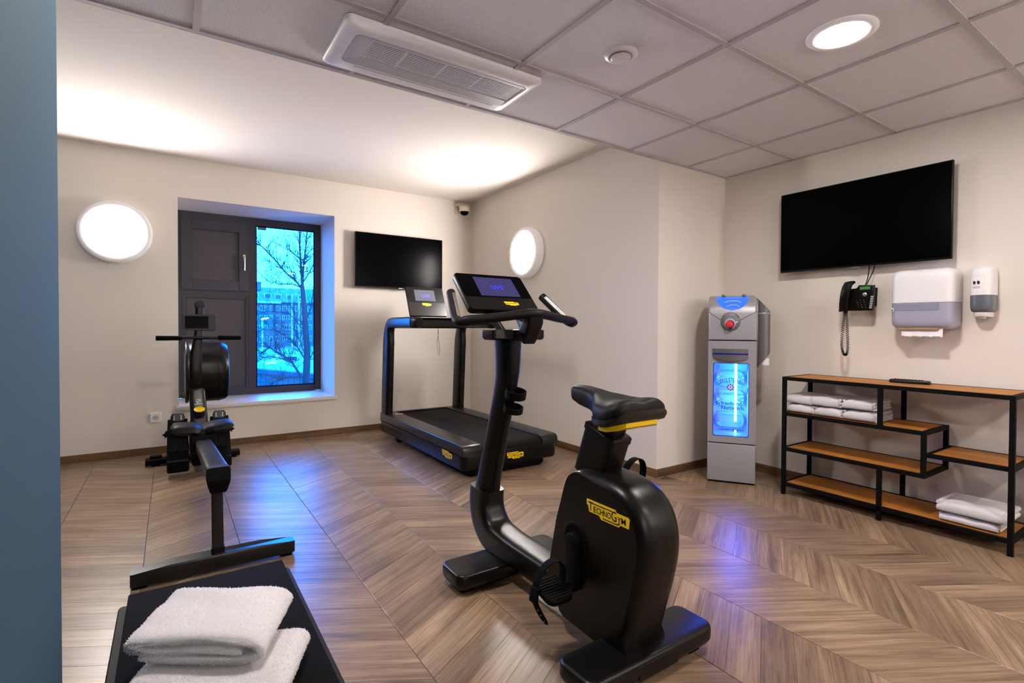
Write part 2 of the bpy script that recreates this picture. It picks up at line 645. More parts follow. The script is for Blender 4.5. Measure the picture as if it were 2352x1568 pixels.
DIR = {s: (Vector((1, s * SL)).normalized()) for s in (1, -1)}
BASE = {}
for s in (1, -1):
    h = CW / 2
    pl = [(-h, -s * SL * h - PT / 2), (h, s * SL * h - PT / 2), (h, s * SL * h + PT / 2), (-h, -s * SL * h + PT / 2)]
    d = DIR[s]
    BASE[s] = (pl, plank_mesh('plank', [(pl, (d.x, d.y), (-d.y, d.x), (0, 0))]))
cand = []
for k in range(-2, 11):
    s = 1 if k % 2 else -1
    xc = X0 + CW * (k + 0.5)
    for m in range(-22, 47):
        yc = PT * (m + 0.5)
        P0 = [(p[0] + xc, p[1] + yc) for p in BASE[s][0]]
        P = clip(clip(clip(clip(P0, 0, XL, False), 0, XC, True), 1, YF, False), 1, YA, True) if P0 else []
        if len(P) >= 3 and max(p[0] for p in P) > XB and max(p[1] for p in P) > YE:
            if yc > YE + 0.1:
                P = clip(P, 0, XB, True)
            elif xc > XB:
                P = clip(P, 1, YE, True)
            elif yc > YE:
                P = clip(P, 0, XB, True)
        if len(P) < 3:
            continue
        ar = abs(sum(P[i][0] * P[(i + 1) % len(P)][1] - P[(i + 1) % len(P)][0] * P[i][1] for i in range(len(P)))) / 2
        if ar < 0.0008:
            continue
        q = cam_px(xc, yc, 0)
        vis = q is not None and -150 < q[0] < 2500 and 950 < q[1] < 1720
        cand.append((vis, (1 / q[2]) if q else 0, s, xc, yc, P, len(P) == 4 and abs(ar - CW * PT) < 1e-4))
cand.sort(key=lambda c: (not c[0], -c[1]))
rest = []
for i, (vis, _, s, xc, yc, P, whole) in enumerate(cand):
    d = DIR[s]
    if vis and i < 296:
        if whole:
            me = BASE[s][1]
        else:
            Pl = [(p[0] - xc, p[1] - yc) for p in P]
            me = plank_mesh('plank', [(Pl, (d.x, d.y), (-d.y, d.x), (0, 0))])
        o = bpy.data.objects.new('plank', me)
        o.location = (xc, yc, 0)
        o.parent = fl
        COL.objects.link(o)
    else:
        rest.append((P, (d.x, d.y), (-d.y, d.x), (random.uniform(0, 40), random.uniform(0, 40))))
if rest:
    o = bpy.data.objects.new('far_planks', plank_mesh('far_planks', rest))
    o.parent = fl
    COL.objects.link(o)
    o['kind'] = 'stuff'


# ---- walls
def wallbox(name, label, *a, m='wall'):
    return struct(B().box(*a).build(name, M[m]), label, 'wall')


WX0, WX1, WZ0, WZ1, WD = 0.052, 1.379, 0.372, 2.211, 0.58
wb_ = B()
wb_.box(XL - 0.2, WX0, YA, YA + 0.75, -0.05, HR + 0.1)
wb_.box(WX1, XB + 0.2, YA, YA + 0.75, -0.05, HR + 0.1)
wb_.box(WX0, WX1, YA, YA + 0.75, -0.05, WZ0)
wb_.box(WX0, WX1, YA, YA + 0.75, WZ1, HR + 0.1)
struct(wb_.build('wall_back', M['wall']), 'warm white plaster wall with the deep window recess', 'wall')
wallbox('wall_pier', 'warm white wall behind the treadmill with the round lamp', XB, XC + 0.2, YE, YA + 0.75, -0.05, HR + 0.1)
wallbox('wall_right', 'warm white wall with the large screen above the shelf', XC, XC + 0.2, YF, YE, -0.05, HR + 0.1)
wallbox('wall_left', 'teal wall hidden beyond the teal partition', XL - 0.2, XL, YF, YA, -0.05, HR + 0.1, m='teal')
wallbox('wall_front', 'warm white wall behind the viewer', XL - 0.2, XC + 0.2, YF - 0.2, YF, -0.05, HR + 0.1)
tl = B().box(-0.32, -0.2, YF, 1.452, 0.0, HC, 0.002, 1).build('wall_partition', M['teal'])
struct(tl, 'teal painted partition wall at the near left edge', 'wall')

# ---- plaster ceiling over the window half, tile ceiling over the near half
struct(B().box(XL - 0.2, XB + 0.1, YE, YA + 0.1, HR, HR + 0.1).build('ceiling_upper', M['plaster']),
       'smooth white plaster ceiling in front of the window wall', 'ceiling')
ce = B().box(XL, XC, YF, YE - 0.002, HC + 0.055, HC + 0.24).build('ceiling', M['dark'])
ORG['ceiling'] = (0, 0, 0)
ce['origin_xyz'] = [0, 0, 0]
struct(ce, 'suspended ceiling of white mineral tiles in a metal grid', 'ceiling')
struct(B().box(XL, XC, YE - 0.004, YE, HC + 0.02, HR).build('trim_2', M['plaster']),
       'white upstand where the suspended ceiling steps down', 'trim')
GX = [XL, -1.175, -0.545, 0.09, 0.724, 1.356, 1.99, 2.622, 3.254, XC]
GY = [YF, -1.805, -1.175, -0.545, 0.08, 0.705, 1.330, 1.955, YE - 0.004]
for i in range(len(GX) - 1):
    for j in range(len(GY) - 1):
        B().box(GX[i] + 0.004, GX[i + 1] - 0.004, GY[j] + 0.004, GY[j + 1] - 0.004, HC + 0.006, HC + 0.02, 0.0015, 1).build('ceiling_tile', M['tile'], ce, flat=True)
for x in GX[1:-1]:
    B().box(x - 0.012, x + 0.012, YF, YE - 0.01, HC + 0.0005, HC + 0.005).build('grid_bar', M['grid'], ce, flat=True)
for y in GY[1:-1]:
    for i in range(len(GX) - 1):
        B().box(GX[i] + 0.0125, GX[i + 1] - 0.0125, y - 0.012, y + 0.012, HC, HC + 0.005).build('grid_bar', M['grid'], ce, flat=True)
eb = B()
eb.box(XL, XC, YE - 0.024, YE, HC, HC + 0.0045)
eb.box(XL, XB, YE - 0.002, YE + 0.001, HC, HC + 0.03)
eb.build('edge_trim', M['grid'], ce, flat=True)
B().box(XC - 0.022, XC, YF, YE - 0.024, HC, HC + 0.004).build('edge_trim', M['grid'], ce, flat=True)

# ---- skirting boards, in cut lengths
def skirt(name, label, pieces):
    t = thing(name, label, 'skirting', kind='structure')
    for x0, x1, y0, y1 in pieces:
        o = B().box(-(x1 - x0) / 2 if x1 - x0 > 0.05 else -(x1 - x0) / 2, (x1 - x0) / 2, -(y1 - y0) / 2, (y1 - y0) / 2, 0, 0.06, 0.0015, 1).build('board', M['skirt'], t, local=True)
        o.location = ((x0 + x1) / 2, (y0 + y1) / 2, 0.0005)
        if y1 - y0 > x1 - x0:
            for v in o.data.vertices:
                v.co = Vector((v.co.y, -v.co.x, v.co.z))
            o.rotation_euler.z = PI / 2
    return t


g = 0.0008
skirt('baseboard_back', 'oak skirting along the window wall', [(XL + 0.012, -0.30 - g, YA - 0.011, YA), (-0.30 + g, 0.92 - g, YA - 0.011, YA), (0.92 + g, 2.14 - g, YA - 0.011, YA), (2.14 + g, XB - 0.011, YA - 0.011, YA)])
skirt('baseboard_pier', 'oak skirting behind the treadmill', [(XB - 0.011, XB, 3.85 + g, YA), (XB - 0.011, XB, 2.63 + g, 3.85 - g), (XB - 0.011, XB, YE - 0.011, 2.63 - g)])
skirt('baseboard_alcove', 'short oak skirting behind the water dispenser', [(XB + 0.001, XC - 0.011, YE - 0.011, YE)])
skirt('baseboard_right', 'oak skirting behind the shelf', [(XC - 0.011, XC, 1.44 + g, YE), (XC - 0.011, XC, 0.22 + g, 1.44 - g), (XC - 0.011, XC, YF, 0.22 - g)])

# ---- window
wn = thing('window_1', 'deep anthracite window with two blank panels and one clear pane', 'window', (WX0, YA + WD, 0.4), kind='structure')
fy0, fy1 = YA + WD - 0.005, YA + WD + 0.07


def wx(px):        # metres along the frame from the left end of the opening
    return px


FL_, FR_ = 0.03, 1.379
FT, FB = 2.211, 0.395
fb = B()
fb.box(FL_, 0.085, fy0, fy1, FB, FT, 0.002, 1)
fb.box(FR_ - 0.062, FR_ + 0.03, fy0, fy1, FB, FT, 0.002, 1)
fb.box(0.085, FR_ - 0.062, fy0, fy1, FT - 0.075, FT + 0.03, 0.002, 1)
fb.box(0.085, FR_ - 0.062, fy0, fy1, FB - 0.03, FB + 0.065, 0.002, 1)
fb.build('frame', M['anthracite'], wn)
B().box(0.665, 0.735, fy0 + 0.001, fy1, FB + 0.06, FT - 0.07, 0.002, 1).build('mullion', M['anthracite'], wn)
B().box(0.08, 0.67, fy0 + 0.002, fy1, 1.405, 1.45, 0.002, 1).build('transom', M['anthracite'], wn)
# opening sash above, with blank panel
sa = B()
x0, x1, z0, z1 = 0.082, 0.668, 1.448, 2.142
for a in ((x0, x0 + 0.09, z0, z1), (x1 - 0.09, x1, z0, z1), (x0 + 0.09, x1 - 0.09, z1 - 0.10, z1), (x0 + 0.09, x1 - 0.09, z0, z0 + 0.10)):
    sa.box(a[0], a[1], fy0 - 0.016, fy1, a[2], a[3], 0.002, 1)
sash = sa.build('sash', M['anthracite'], wn)
B().box(x0 + 0.085, x1 - 0.085, fy0 + 0.012, fy0 + 0.03, z0 + 0.095, z1 - 0.095).build('blank_panel', M['panel'], sash)
hb = B()
hx = x1 - 0.045
hb.rrect(0, 0, 0.014, 0.035, 0.012, [(0, 0), (0.002, 0.008)], xf=MX((hx, fy0 - 0.016, 1.79), (1, 0, 0), (0, 0, 1), (0, -1, 0)))
hb.tube([(hx, fy0 - 0.022, 1.80), (hx, fy0 - 0.055, 1.80)], 0.008)
hb.tube([(hx, fy0 - 0.052, 1.806), (hx, fy0 - 0.058, 1.76), (hx, fy0 - 0.055, 1.66)], [0.009, 0.009, 0.008])
tag(hb.build('handle', M['chrome'], sash), 'brushed steel window handle')
sb = B()
x0, x1, z0, z1 = 0.085, 0.668, 0.455, 1.41
for a in ((x0, x0 + 0.04, z0, z1), (x1 - 0.03, x1, z0, z1), (x0 + 0.04, x1 - 0.03, z1 - 0.04, z1), (x0 + 0.04, x1 - 0.03, z0, z0 + 0.03)):
    sb.box(a[0], a[1], fy0 + 0.004, fy1, a[2], a[3], 0.002, 1)
fx_ = sb.build('fixed_frame', M['anthracite'], wn)
B().box(x0 + 0.035, x1 - 0.025, fy0 + 0.02, fy0 + 0.04, z0 + 0.025, z1 - 0.035).build('blank_panel', M['panel'], fx_)
B().box(0.73, FR_ - 0.058, fy0 + 0.03, fy0 + 0.05, FB + 0.06, FT - 0.07).build('pane', M['glass'], wn)
B().box(0.752, 0.835, fy0 + 0.027, fy0 + 0.0295, 2.098, 2.128).build('pane_sticker', mat('faint_glazing_sticker', S(120, 150, 160), 0.5), wn)
gb = B()
for a in ((0.735, 0.745, FB + 0.065, FT - 0.075), (FR_ - 0.072, FR_ - 0.062, FB + 0.065, FT - 0.075)):
    gb.box(a[0], a[1], fy0 + 0.014, fy0 + 0.028, a[2], a[3])
for z in (FB + 0.065, FT - 0.085):
    gb.box(0.745, FR_ - 0.072, fy0 + 0.014, fy0 + 0.028, z, z + 0.01)
gb.build('glazing_bead', M['rubber'], wn)
B().box(0.036, 1.404, YA - 0.018, YA + WD - 0.006, 0.356, 0.392, 0.003, 2).build('sill', M['sill'], wn)

# ================================================================== OUTSIDE
struct(B().box(-80, 120, 6.5, 230, -3.3, -3.2).build('ground', M['snow']), 'snow dusted yard and street outside the window', 'ground')
# brick block across the street: long range with a projecting wing
by = 112.0
bd = thing('apartment_building', 'long brick block with steep roof seen through the window', 'building', (20, by, -3.2))
B().box(17.2, 60, by + 2.5, by + 16, -3.2, 5.9).build('wall', M['brick'], bd, flat=True)
B().box(-12, 17.2, by, by + 16, -3.2, 5.9).build('wall', M['brick'], bd, flat=True)


def hip(x0, x1, y0, y1, z0, z1, cut):
    return B().rings([[(x0, y0, z0), (x1, y0, z0), (x1, y1, z0), (x0, y1, z0)],
                      [(x0 + cut, (y0 + y1) / 2 - .3, z1), (x1 - cut, (y0 + y1) / 2 - .3, z1), (x1 - cut, (y0 + y1) / 2 + .3, z1), (x0 + cut, (y0 + y1) / 2 + .3, z1)]])


hip(-13, 18.2, by - 0.8, by + 16.8, 5.9, 9.6, 3.2).build('roof', M['rooftile'], bd, flat=True)
hip(10.5, 61, by + 1.8, by + 16.8, 5.9, 9.3, 2.0).build('roof', M['rooftile'], bd, flat=True)
B().box(14.2, 15.5, by + 4.5, by + 6, 8.4, 10.1).build('chimney', M['brick'], bd, flat=True)
B().box(-13, 18.4, by - 0.95, by - 0.75, 5.55, 5.95).build('gutter', M['winwhite'], bd, flat=True)


def bwin(x, y, z, w, hgt):
    f = B().box(x, x + w, y - 0.12, y + 0.1, z, z + hgt).build('window', M['winwhite'], bd, flat=True)
    B().box(x + w * .12, x + w * .45, y - 0.16, y - 0.1, z + hgt * .08, z + hgt * .92).box(x + w * .55, x + w * .88, y - 0.16, y - 0.1, z + hgt * .08, z + hgt * .92).build('pane', M['windark'], f, flat=True)


for z, hgt in ((4.0, 1.15), (2.2, 1.0), (0.2, 1.05), (-2.2, 1.1)):
    for c in range(8):
        bwin(9.9 + c * 0.92, by, z, 0.62, hgt)
    for c in range(9):
        bwin(17.9 + c * 1.25, by + 2.5, z + 0.1, 0.85, hgt)
for c in range(6):
    x = 11.0 + c * 2.3
    yy = by + (1.2 if x < 16.5 else 3.6)
    dm = B().box(x, x + 1.3, yy, yy + 2.2, 6.55, 7.7).build('dormer', M['winwhite'], bd, flat=True)
    B().box(x + 0.15, x + 1.15, yy - 0.05, yy + 0.05, 6.7, 7.5).build('pane', M['windark'], dm, flat=True)
# boarded shed with a flat snowy roof, set at an angle below the window
sh = thing('shed', 'low boarded shed with snowy flat roof below the window', 'shed', (3.2, 18.4, -3.2))
SHX = MX((2.0, 21.2, 0), (0.394, -0.919, 0), (0.919, 0.394, 0), (0, 0, 1))
for i in range(20):
    B().box(i * 0.32 + 0.012, i * 0.32 + 0.308, -0.03, 0.0, -3.2, -0.56, xf=SHX).build('board', M['shed'], sh, flat=True)
B().box(0, 6.4, 0.0, 4.5, -3.2, -0.56, xf=SHX).build('body', M['shed'], sh, flat=True)
B().box(-0.15, 6.55, -0.15, 4.65, -0.56, -0.42, xf=SHX).build('roof_edge', M['windark'], sh, flat=True)
B().box(-0.1, 6.5, -0.1, 4.6, -0.42, -0.38, xf=SHX).build('snow_cover', M['snow'], sh, flat=True)
# parked car and lamp posts
ca = thing('parked_car', 'pale car parked across the yard with its headlights lit', 'car', (9.6, 54, -3.2))
prof = [(-2.1, .35), (-2.1, .8), (-1.5, .95), (-0.9, 1.4), (0.7, 1.42), (1.4, .98), (2.1, .85), (2.15, .35)]
CA = MX((9.6, 54, -3.2), (1, 0, 0), (0, 0, 1), (0, -1, 0))
B().poly(prof, -0.85, 0.85, 0.06, 2, xf=CA).build('body', M['carpaint'], ca)
for dx in (-1.3, 1.3):
    B().lathe([(0.33, -0.1), (0.33, 0.1)], 16, xf=CA @ Matrix.Translation((dx, 0.33, 0.85))).build('wheel', M['rubber'], ca)
B().box(9.0, 10.2, 53.13, 53.16, -2.25, -1.9).build('side_window', M['windark'], ca)
for dx in (-1.95, -1.45):
    B().lathe([(0.02, -0.05), (0.2, 0.0), (0.02, 0.06)], 10, xf=Matrix.Translation((9.6 + dx, 53.1, -2.5))).build('headlight', M['streetlamp'], ca)
for i, (x, y, zt_) in enumerate(((11.04, 60, 4.5), (11.76, 60, 4.0), (8.08, 60, 1.8))):
    lp = thing('street_lamp', ('tall slim pale lamp post left of the tree trunk', 'slim pale lamp post close behind the tree trunk', 'short lamp post before the left wing of the block')[i], 'lamp post', (x, y, -3.2), group='lamp posts beyond the window')
    B().tube([(x, y, -3.2), (x, y, zt_)], 0.09, 8).build('pole', M['winwhite'], lp)
    B().sweep([(x - 0.1, y, zt_), (x + 0.6, y, zt_ + 0.12)], 0.12, 0.06, side=(0, 1, 0)).build('head', M['streetlamp'] if i == 2 else M['winwhite'], lp)

# bare tree
tr = thing('bare_tree', 'bare winter tree standing just outside the window pane', 'tree', (3.12, 15.0, -3.2))
rt = random.Random(11)
V = Vector
TY = 15.0
trunk = catmull([(3.10, TY, -3.2), (3.11, TY, -1.6), (3.12, TY, -0.5), (3.15, TY, 0.37), (3.11, TY, 1.02), (3.08, TY, 1.51), (3.04, TY, 2.03), (3.02, TY, 2.25)], 4)
B().tube(trunk, [0.115 - 0.065 * i / (len(trunk) - 1) for i in range(len(trunk))], 9).build('trunk', M['bark'], tr)
brb, twb = B(), B()


def twig(p, d, L, r, depth):
    pts = [p.copy()]
    cur, dd, k = p.copy(), d.copy(), 4
    for i in range(k):
        dd = (dd + V((rt.uniform(-.22, .22), rt.uniform(-.2, .2), rt.uniform(-.12, .20)))).normalized()
        cur = cur + dd * (L / k)
        pts.append(cur.copy())
    twb.tube(pts, [r * (1 - 0.75 * i / k) for i in range(k + 1)], 3)
    if depth > 0:
        for i in range(rt.choice((3, 4, 5))):
            q = pts[rt.randint(1, k)]
            nd = (dd + V((rt.uniform(-1, 1), rt.uniform(-.6, .6), rt.uniform(-.6, .9)))).normalized()
            twig(q, nd, L * rt.uniform(0.35, 0.6), r * 0.6, depth - 1)


LIMBS = [
    ([(3.02, 2.2), (2.99, 2.79), (2.97, 3.4), (2.96, 4.0), (2.94, 4.9)], 0.032),
    ([(3.04, 2.15), (3.06, 2.6), (3.08, 3.03), (3.15, 3.68), (3.22, 4.8)], 0.034),
    ([(3.02, 2.10), (2.85, 2.32), (2.60, 2.56), (2.34, 2.84), (2.08, 3.13), (1.92, 3.24)], 0.030),
    ([(2.99, 2.92), (2.86, 3.03), (2.72, 3.13), (2.43, 3.28)], 0.016),
    ([(3.0, 2.16), (2.8, 2.24), (2.57, 2.22), (2.35, 2.24), (2.14, 2.30)], 0.016),
    ([(2.88, 2.29), (2.7, 2.62), (2.5, 2.70), (2.2, 2.66)], 0.012),
    ([(3.05, 2.3), (3.18, 2.55), (3.32, 2.8), (3.5, 3.2)], 0.020),
    ([(3.10, 1.2), (3.25, 1.6), (3.34, 2.2), (3.4, 2.9)], 0.018),
    ([(3.11, 1.02), (2.98, 1.2), (2.84, 1.36), (2.75, 1.7)], 0.014),
    ([(3.11, 0.9), (2.7, 1.42), (2.2, 1.47), (2.02, 1.45)], 0.012),
    ([(3.10, 0.15), (2.95, 0.42), (2.81, 0.61), (2.42, 0.93), (1.99, 0.98), (1.7, 0.75)], 0.020),
    ([(3.08, 0.28), (2.94, 0.75), (2.78, 1.0), (2.5, 1.1)], 0.014),
    ([(2.98, -0.28), (2.78, 0.05), (2.60, 0.23), (2.31, 0.44), (2.11, 0.48), (1.74, 0.10)], 0.030),
    ([(2.75, 0.08), (2.45, 0.22), (2.1, 0.25), (1.72, 0.0)], 0.018),
    ([(3.05, -0.30), (2.7, -0.32), (2.45, -0.36), (2.22, -0.48)], 0.018),
    ([(3.1, 0.0), (3.3, 0.3), (3.45, 0.7)], 0.018),
]
for pts, r in LIMBS:
    P = catmull([(x, TY + rt.uniform(-.08, .08), z) for x, z in pts], 5)
    n = len(P)
    brb.tube(P, [r * (1 - 0.72 * i / (n - 1)) for i in range(n)], 6)
    for i in range(3, n):
        for _k in range(2):
            d = (P[i] - P[i - 1]).normalized()
            nd = (d * 0.6 + V((rt.uniform(-1, 1), rt.uniform(-.5, .5), rt.uniform(-.5, 1.0)))).normalized()
            twig(P[i], nd, rt.uniform(0.2, 0.55), r * 0.28 + 0.0035, 1)
brb.build('branches', M['bark'], tr)
tag(twb.build('twigs', M['bark'], tr), kind='stuff')


# ================================================================== LAMPS AND CEILING FITTINGS
def wall_lamp(label, xf, loc, m='lamp'):
    t = thing('wall_lamp', label, 'wall lamp', loc, group='round wall lamps')
    B().lathe([(0.235, 0.0), (0.247, 0.006), (0.249, 0.05), (0.247, 0.072), (0.240, 0.082), (0.228, 0.086), (0.216, 0.083)], 64, xf=xf).build('housing', M['opal'], t, local=True)
    B().lathe([(0.216, 0.079), (0.19, 0.085), (0.10, 0.088), (0.0, 0.089)], 64, xf=xf).build('diffuser', M[m], t, local=True)
    return t


I3 = ((1, 0, 0), (0, 0, 1), (0, -1, 0))
wall_lamp('large round white wall lamp glowing left of the window', MX((0, 0, 0), *I3), (-0.372, YA, 1.857))
wall_lamp('round white wall lamp glowing above the treadmill beside the corner', MX((0, 0, 0), (0, 1, 0), (0, 0, 1), (-1, 0, 0)), (XB, 4.13, 1.832))

wall_lamp('round fill lamp added unseen on the wall behind the viewer, shelf side', MX((0, 0, 0), (-1, 0, 0), (0, 0, 1), (0, 1, 0)), (3.45, YF, 1.85), 'rearfill')  # added out of view to brighten ceiling and right wall
wall_lamp('round fill lamp added unseen on the wall behind the viewer, partition side', MX((0, 0, 0), (-1, 0, 0), (0, 0, 1), (0, 1, 0)), (0.6, YF, 1.85), 'rearfill')  # added out of view to light surfaces facing the camera


def downlight(label, x, y):
    t = thing('downlight', label, 'ceiling light', (x, y, HC + 0.006), group='round ceiling downlights')
    D = MX((0, 0, 0), (1, 0, 0), (0, -1, 0), (0, 0, -1))
    B().lathe([(0.128, 0.0), (0.128, 0.004), (0.122, 0.008), (0.097, 0.0105), (0.093, 0.008)], 48, xf=D, cap=False).build('trim_ring', M['opal'], t, local=True)  # ring's weak emission stands in for light spilling from the lens
    B().lathe([(0.0945, 0.0075), (0.05, 0.0085), (0.0, 0.009)], 48, xf=D).build('lens', M['down'], t, local=True)


downlight('round recessed downlight glowing in the tile above the shelf', 2.306, 1.018)
downlight('round recessed downlight overhead, beside the teal partition', 0.407, 1.642)
downlight('round recessed downlight behind the viewer on the shelf side', 2.306, -0.86)

# exhaust valve
D = MX((0, 0, 0), (1, 0, 0), (0, -1, 0), (0, 0, -1))
t = thing('air_valve', 'round white air valve in the ceiling tile beside the air conditioner', 'air vent', (1.672, 1.643, HC + 0.006))
B().lathe([(0.046, -0.004), (0.072, 0.0), (0.074, 0.004), (0.066, 0.012), (0.054, 0.014), (0.047, 0.008), (0.045, -0.004)], 40, xf=D).build('ring', M['white'], t, local=True)
B().lathe([(0.046, -0.003), (0.0, -0.003)], 32, xf=D).build('throat', M['dark'], t, local=True)
B().lathe([(0.01, 0.0), (0.030, 0.012), (0.043, 0.016), (0.044, 0.019), (0.036, 0.023), (0.012, 0.021), (0.0, 0.0195)], 40, xf=D).build('disc', M['white'], t, local=True)

# cassette air conditioner
ac = thing('air_conditioner', 'flat white ceiling air conditioner with a long slatted grille', 'air conditioner', (1.05, 2.214, HC))
ax0, ax1, ay0, ay1 = 0.571, 1.523, 2.012, 2.424
cx, cy, hx_, hy_ = (ax0 + ax1) / 2, (ay0 + ay1) / 2, (ax1 - ax0) / 2, (ay1 - ay0) / 2
az = HC - 0.028
# rim frame around a recessed intake
R0 = [rr_pts(cx, cy, hx_, hy_, 0.03, 6), rr_pts(cx, cy, hx_, hy_, 0.03, 6), rr_pts(cx, cy, hx_ - 0.006, hy_ - 0.006, 0.03, 6),
      rr_pts(cx, cy, hx_ - 0.035, hy_ - 0.022, 0.03, 6), rr_pts(cx + 0.008, cy - 0.010, 0.425, 0.126, 0.03, 6), rr_pts(cx + 0.008, cy - 0.010, 0.425, 0.126, 0.03, 6)]
Z0 = [HC + 0.004, HC - 0.012, HC - 0.018, az, az, az + 0.004]
B().rings([[(p[0], p[1], z) for p in r] for r, z in zip(R0, Z0)], cap0=False, cap1=False).build('fascia', M['acwhite'], ac)
gx0, gx1, gy0, gy1 = 0.690, 1.468, 2.102, 2.268
R1 = [rr_pts(cx + 0.008, cy - 0.010, 0.4235, 0.1245, 0.03, 6), rr_pts(cx + 0.008, cy - 0.010, 0.421, 0.122, 0.03, 6),
      rr_pts((gx0 + gx1) / 2, (gy0 + gy1) / 2, (gx1 - gx0) / 2, (gy1 - gy0) / 2, 0.012, 6), rr_pts((gx0 + gx1) / 2, (gy0 + gy1) / 2, (gx1 - gx0) / 2 - 0.03, (gy1 - gy0) / 2 - 0.004, 0.012, 6)]
Z1 = [az + 0.003, az - 0.001, az - 0.001, az + 0.02]
B().rings([[(p[0], p[1], z) for p in r] for r, z in zip(R1, Z1)], cap0=False, cap1=False).build('intake_panel', M['acgrey'], ac)
B().box(gx0 - 0.01, gx1 + 0.01, gy0 - 0.01, gy1 + 0.01, az + 0.021, az + 0.026).build('filter', M['dark'], ac)
for i in range(13):
    y = gy0 + 0.006 + i * (gy1 - gy0 - 0.012) / 12
    B().box(gx0 + 0.004, gx1 - 0.004, y - 0.0030, y + 0.0030, az + 0.001, az + 0.0035, 0.0006, 1).build('slat', M['acwhite'], ac, flat=True)
for x in (0.86, 1.05, 1.24):
    B().box(x - 0.004, x + 0.004, gy0, gy1, az + 0.0038, az + 0.007).build('cross_rib', M['acwhite'], ac, flat=True)
B().box(0.70, 1.43, 2.352, 2.392, az - 0.002, az + 0.004, 0.001, 1).build('outlet_flap', M['acwhite'], ac)
fl2 = B()
fl2.box(0.696, 1.434, 2.349, 2.3515, az - 0.0006, az + 0.004)
fl2.build('seam', M['acgrey'], ac, flat=True)

# dome camera
t = thing('dome_camera', 'small cream dome camera in the corner under the ceiling', 'camera', (2.79, YA, 2.46))
B().box(2.735, 2.80, YA - 0.012, YA, 2.40, 2.53, 0.004, 2).build('wall_plate', M['cream'], t)
cb = B()
cb.sweep([(2.77, YA - 0.01, 2.50), (2.785, YA - 0.06, 2.505), (2.795, YA - 0.12, 2.485)], [0.035, 0.035, 0.045], [0.016, 0.016, 0.018])
cb.lathe([(0.046, 0.0), (0.058, -0.006), (0.060, -0.02), (0.057, -0.024), (0.060, -0.028), (0.060, -0.05), (0.054, -0.062)], 32, xf=Matrix.Translation((2.80, YA - 0.12, 2.475)))
cb.build('housing', M['cream'], t)
B().lathe([(0.050, -0.060), (0.046, -0.078), (0.034, -0.094), (0.016, -0.102), (0.0, -0.104)], 28, xf=Matrix.Translation((2.80, YA - 0.12, 2.475))).build('dome', M['screen'], t)


# ================================================================== SCREENS ON THE WALLS
def tv(label, xf, loc):
    """local: x along the wall (centre 0), y up, z out of the wall"""
    t = thing('television', label, 'television', loc, group='wall mounted televisions')
    w, h = 0.4885, 0.279
    B().box(-w, w, -h, h, 0.062, 0.085, 0.003, 2, xf=xf).build('casing', M['tvframe'], t, local=True)
    B().box(-w + 0.006, w - 0.006, -h + 0.012, h - 0.006, 0.0845, 0.0862, xf=xf).build('display', M['screen'], t, local=True)
    bk = B()
    bk.rrect(0, -0.03, 0.30, 0.19, 0.02, [(0, 0.063), (0.01, 0.045)], xf=xf)
    bk.box(-0.16, -0.12, -0.2, 0.2, 0.0, 0.046, xf=xf)
    bk.box(0.12, 0.16, -0.2, 0.2, 0.0, 0.046, xf=xf)
    bk.build('wall_mount', M['tvframe'], t, local=True)
    B().box(-0.025, 0.025, -h - 0.008, -h + 0.001, 0.072, 0.084, 0.002, 1, xf=xf).build('sensor_tab', M['chrome'], t, local=True)
    return t


tv('smaller black television right of the window, above the treadmill', MX((0, 0, 0), *I3), (2.052, YA, 1.788))
tv('black television high on the right wall above the telephone and shelf', MX((0, 0, 0), (0, -1, 0), (0, 0, 1), (-1, 0, 0)), (XC, 1.516, 1.776))

# socket
t = thing('power_socket', 'white power socket on the wall left of the rowing machine', 'socket', (-0.115, YA, 0.311))
B().rrect(0, 0, 0.041, 0.041, 0.006, [(0, 0), (0, 0.007), (0.003, 0.011)], xf=MX((-0.115, YA, 0.311), *I3)).build('cover', M['white'], t)
B().lathe([(0.021, 0.010), (0.021, 0.0115), (0.018, 0.0118), (0.0, 0.0118)], 28, xf=MX((-0.115, YA, 0.311), *I3)).build('insert', M['acgrey'], t)
pn = B()
for dx in (-0.0095, 0.0095):
    pn.lathe([(0.0028, 0.0118), (0.0028, 0.0125), (0.0, 0.0125)], 10, xf=MX((-0.115 + dx, YA, 0.311), *I3))
for dz in (-0.0185, 0.0165):
    pn.box(-0.117, -0.113, YA - 0.0135, YA - 0.0115, 0.311 + dz, 0.313 + dz)
pn.build('contact', M['dark'], t)


# ================================================================== EXERCISE BIKE
BX = 1.25
bk = thing('exercise_bike', 'matte black upright exercise bike with yellow plate in the middle of the room', 'exercise bike', (BX, 1.55, 0))
for y0, y1, x0, x1 in ((1.805, 1.990, 0.957, 1.523), (1.050, 1.215, 0.972, 1.545)):
    ft = B()
    ft.rrect((x0 + x1) / 2, (y0 + y1) / 2, (x1 - x0) / 2, (y1 - y0) / 2, 0.04,
             [(0.030, 0.014), (0.014, 0.024), (0.003, 0.040), (0.0, 0.050), (0.0, 0.076), (0.0025, 0.083), (0.008, 0.088), (0.014, 0.0895)], 7)
    f = ft.build('foot_bar', M['black'], bk)
    pb = B()
    for xx in (x0 + 0.07, x1 - 0.07):
        pb.rrect(xx, (y0 + y1) / 2, 0.035, 0.05, 0.015, [(0, 0), (0, 0.02)])
    pb.build('rubber_pad', M['rubber'], f)
# seam inlay of the rear foot
B().box(1.17, 1.345, 1.0495, 1.0525, 0.03, 0.075, 0.0008, 1).build('seam_panel', M['black'], bk)
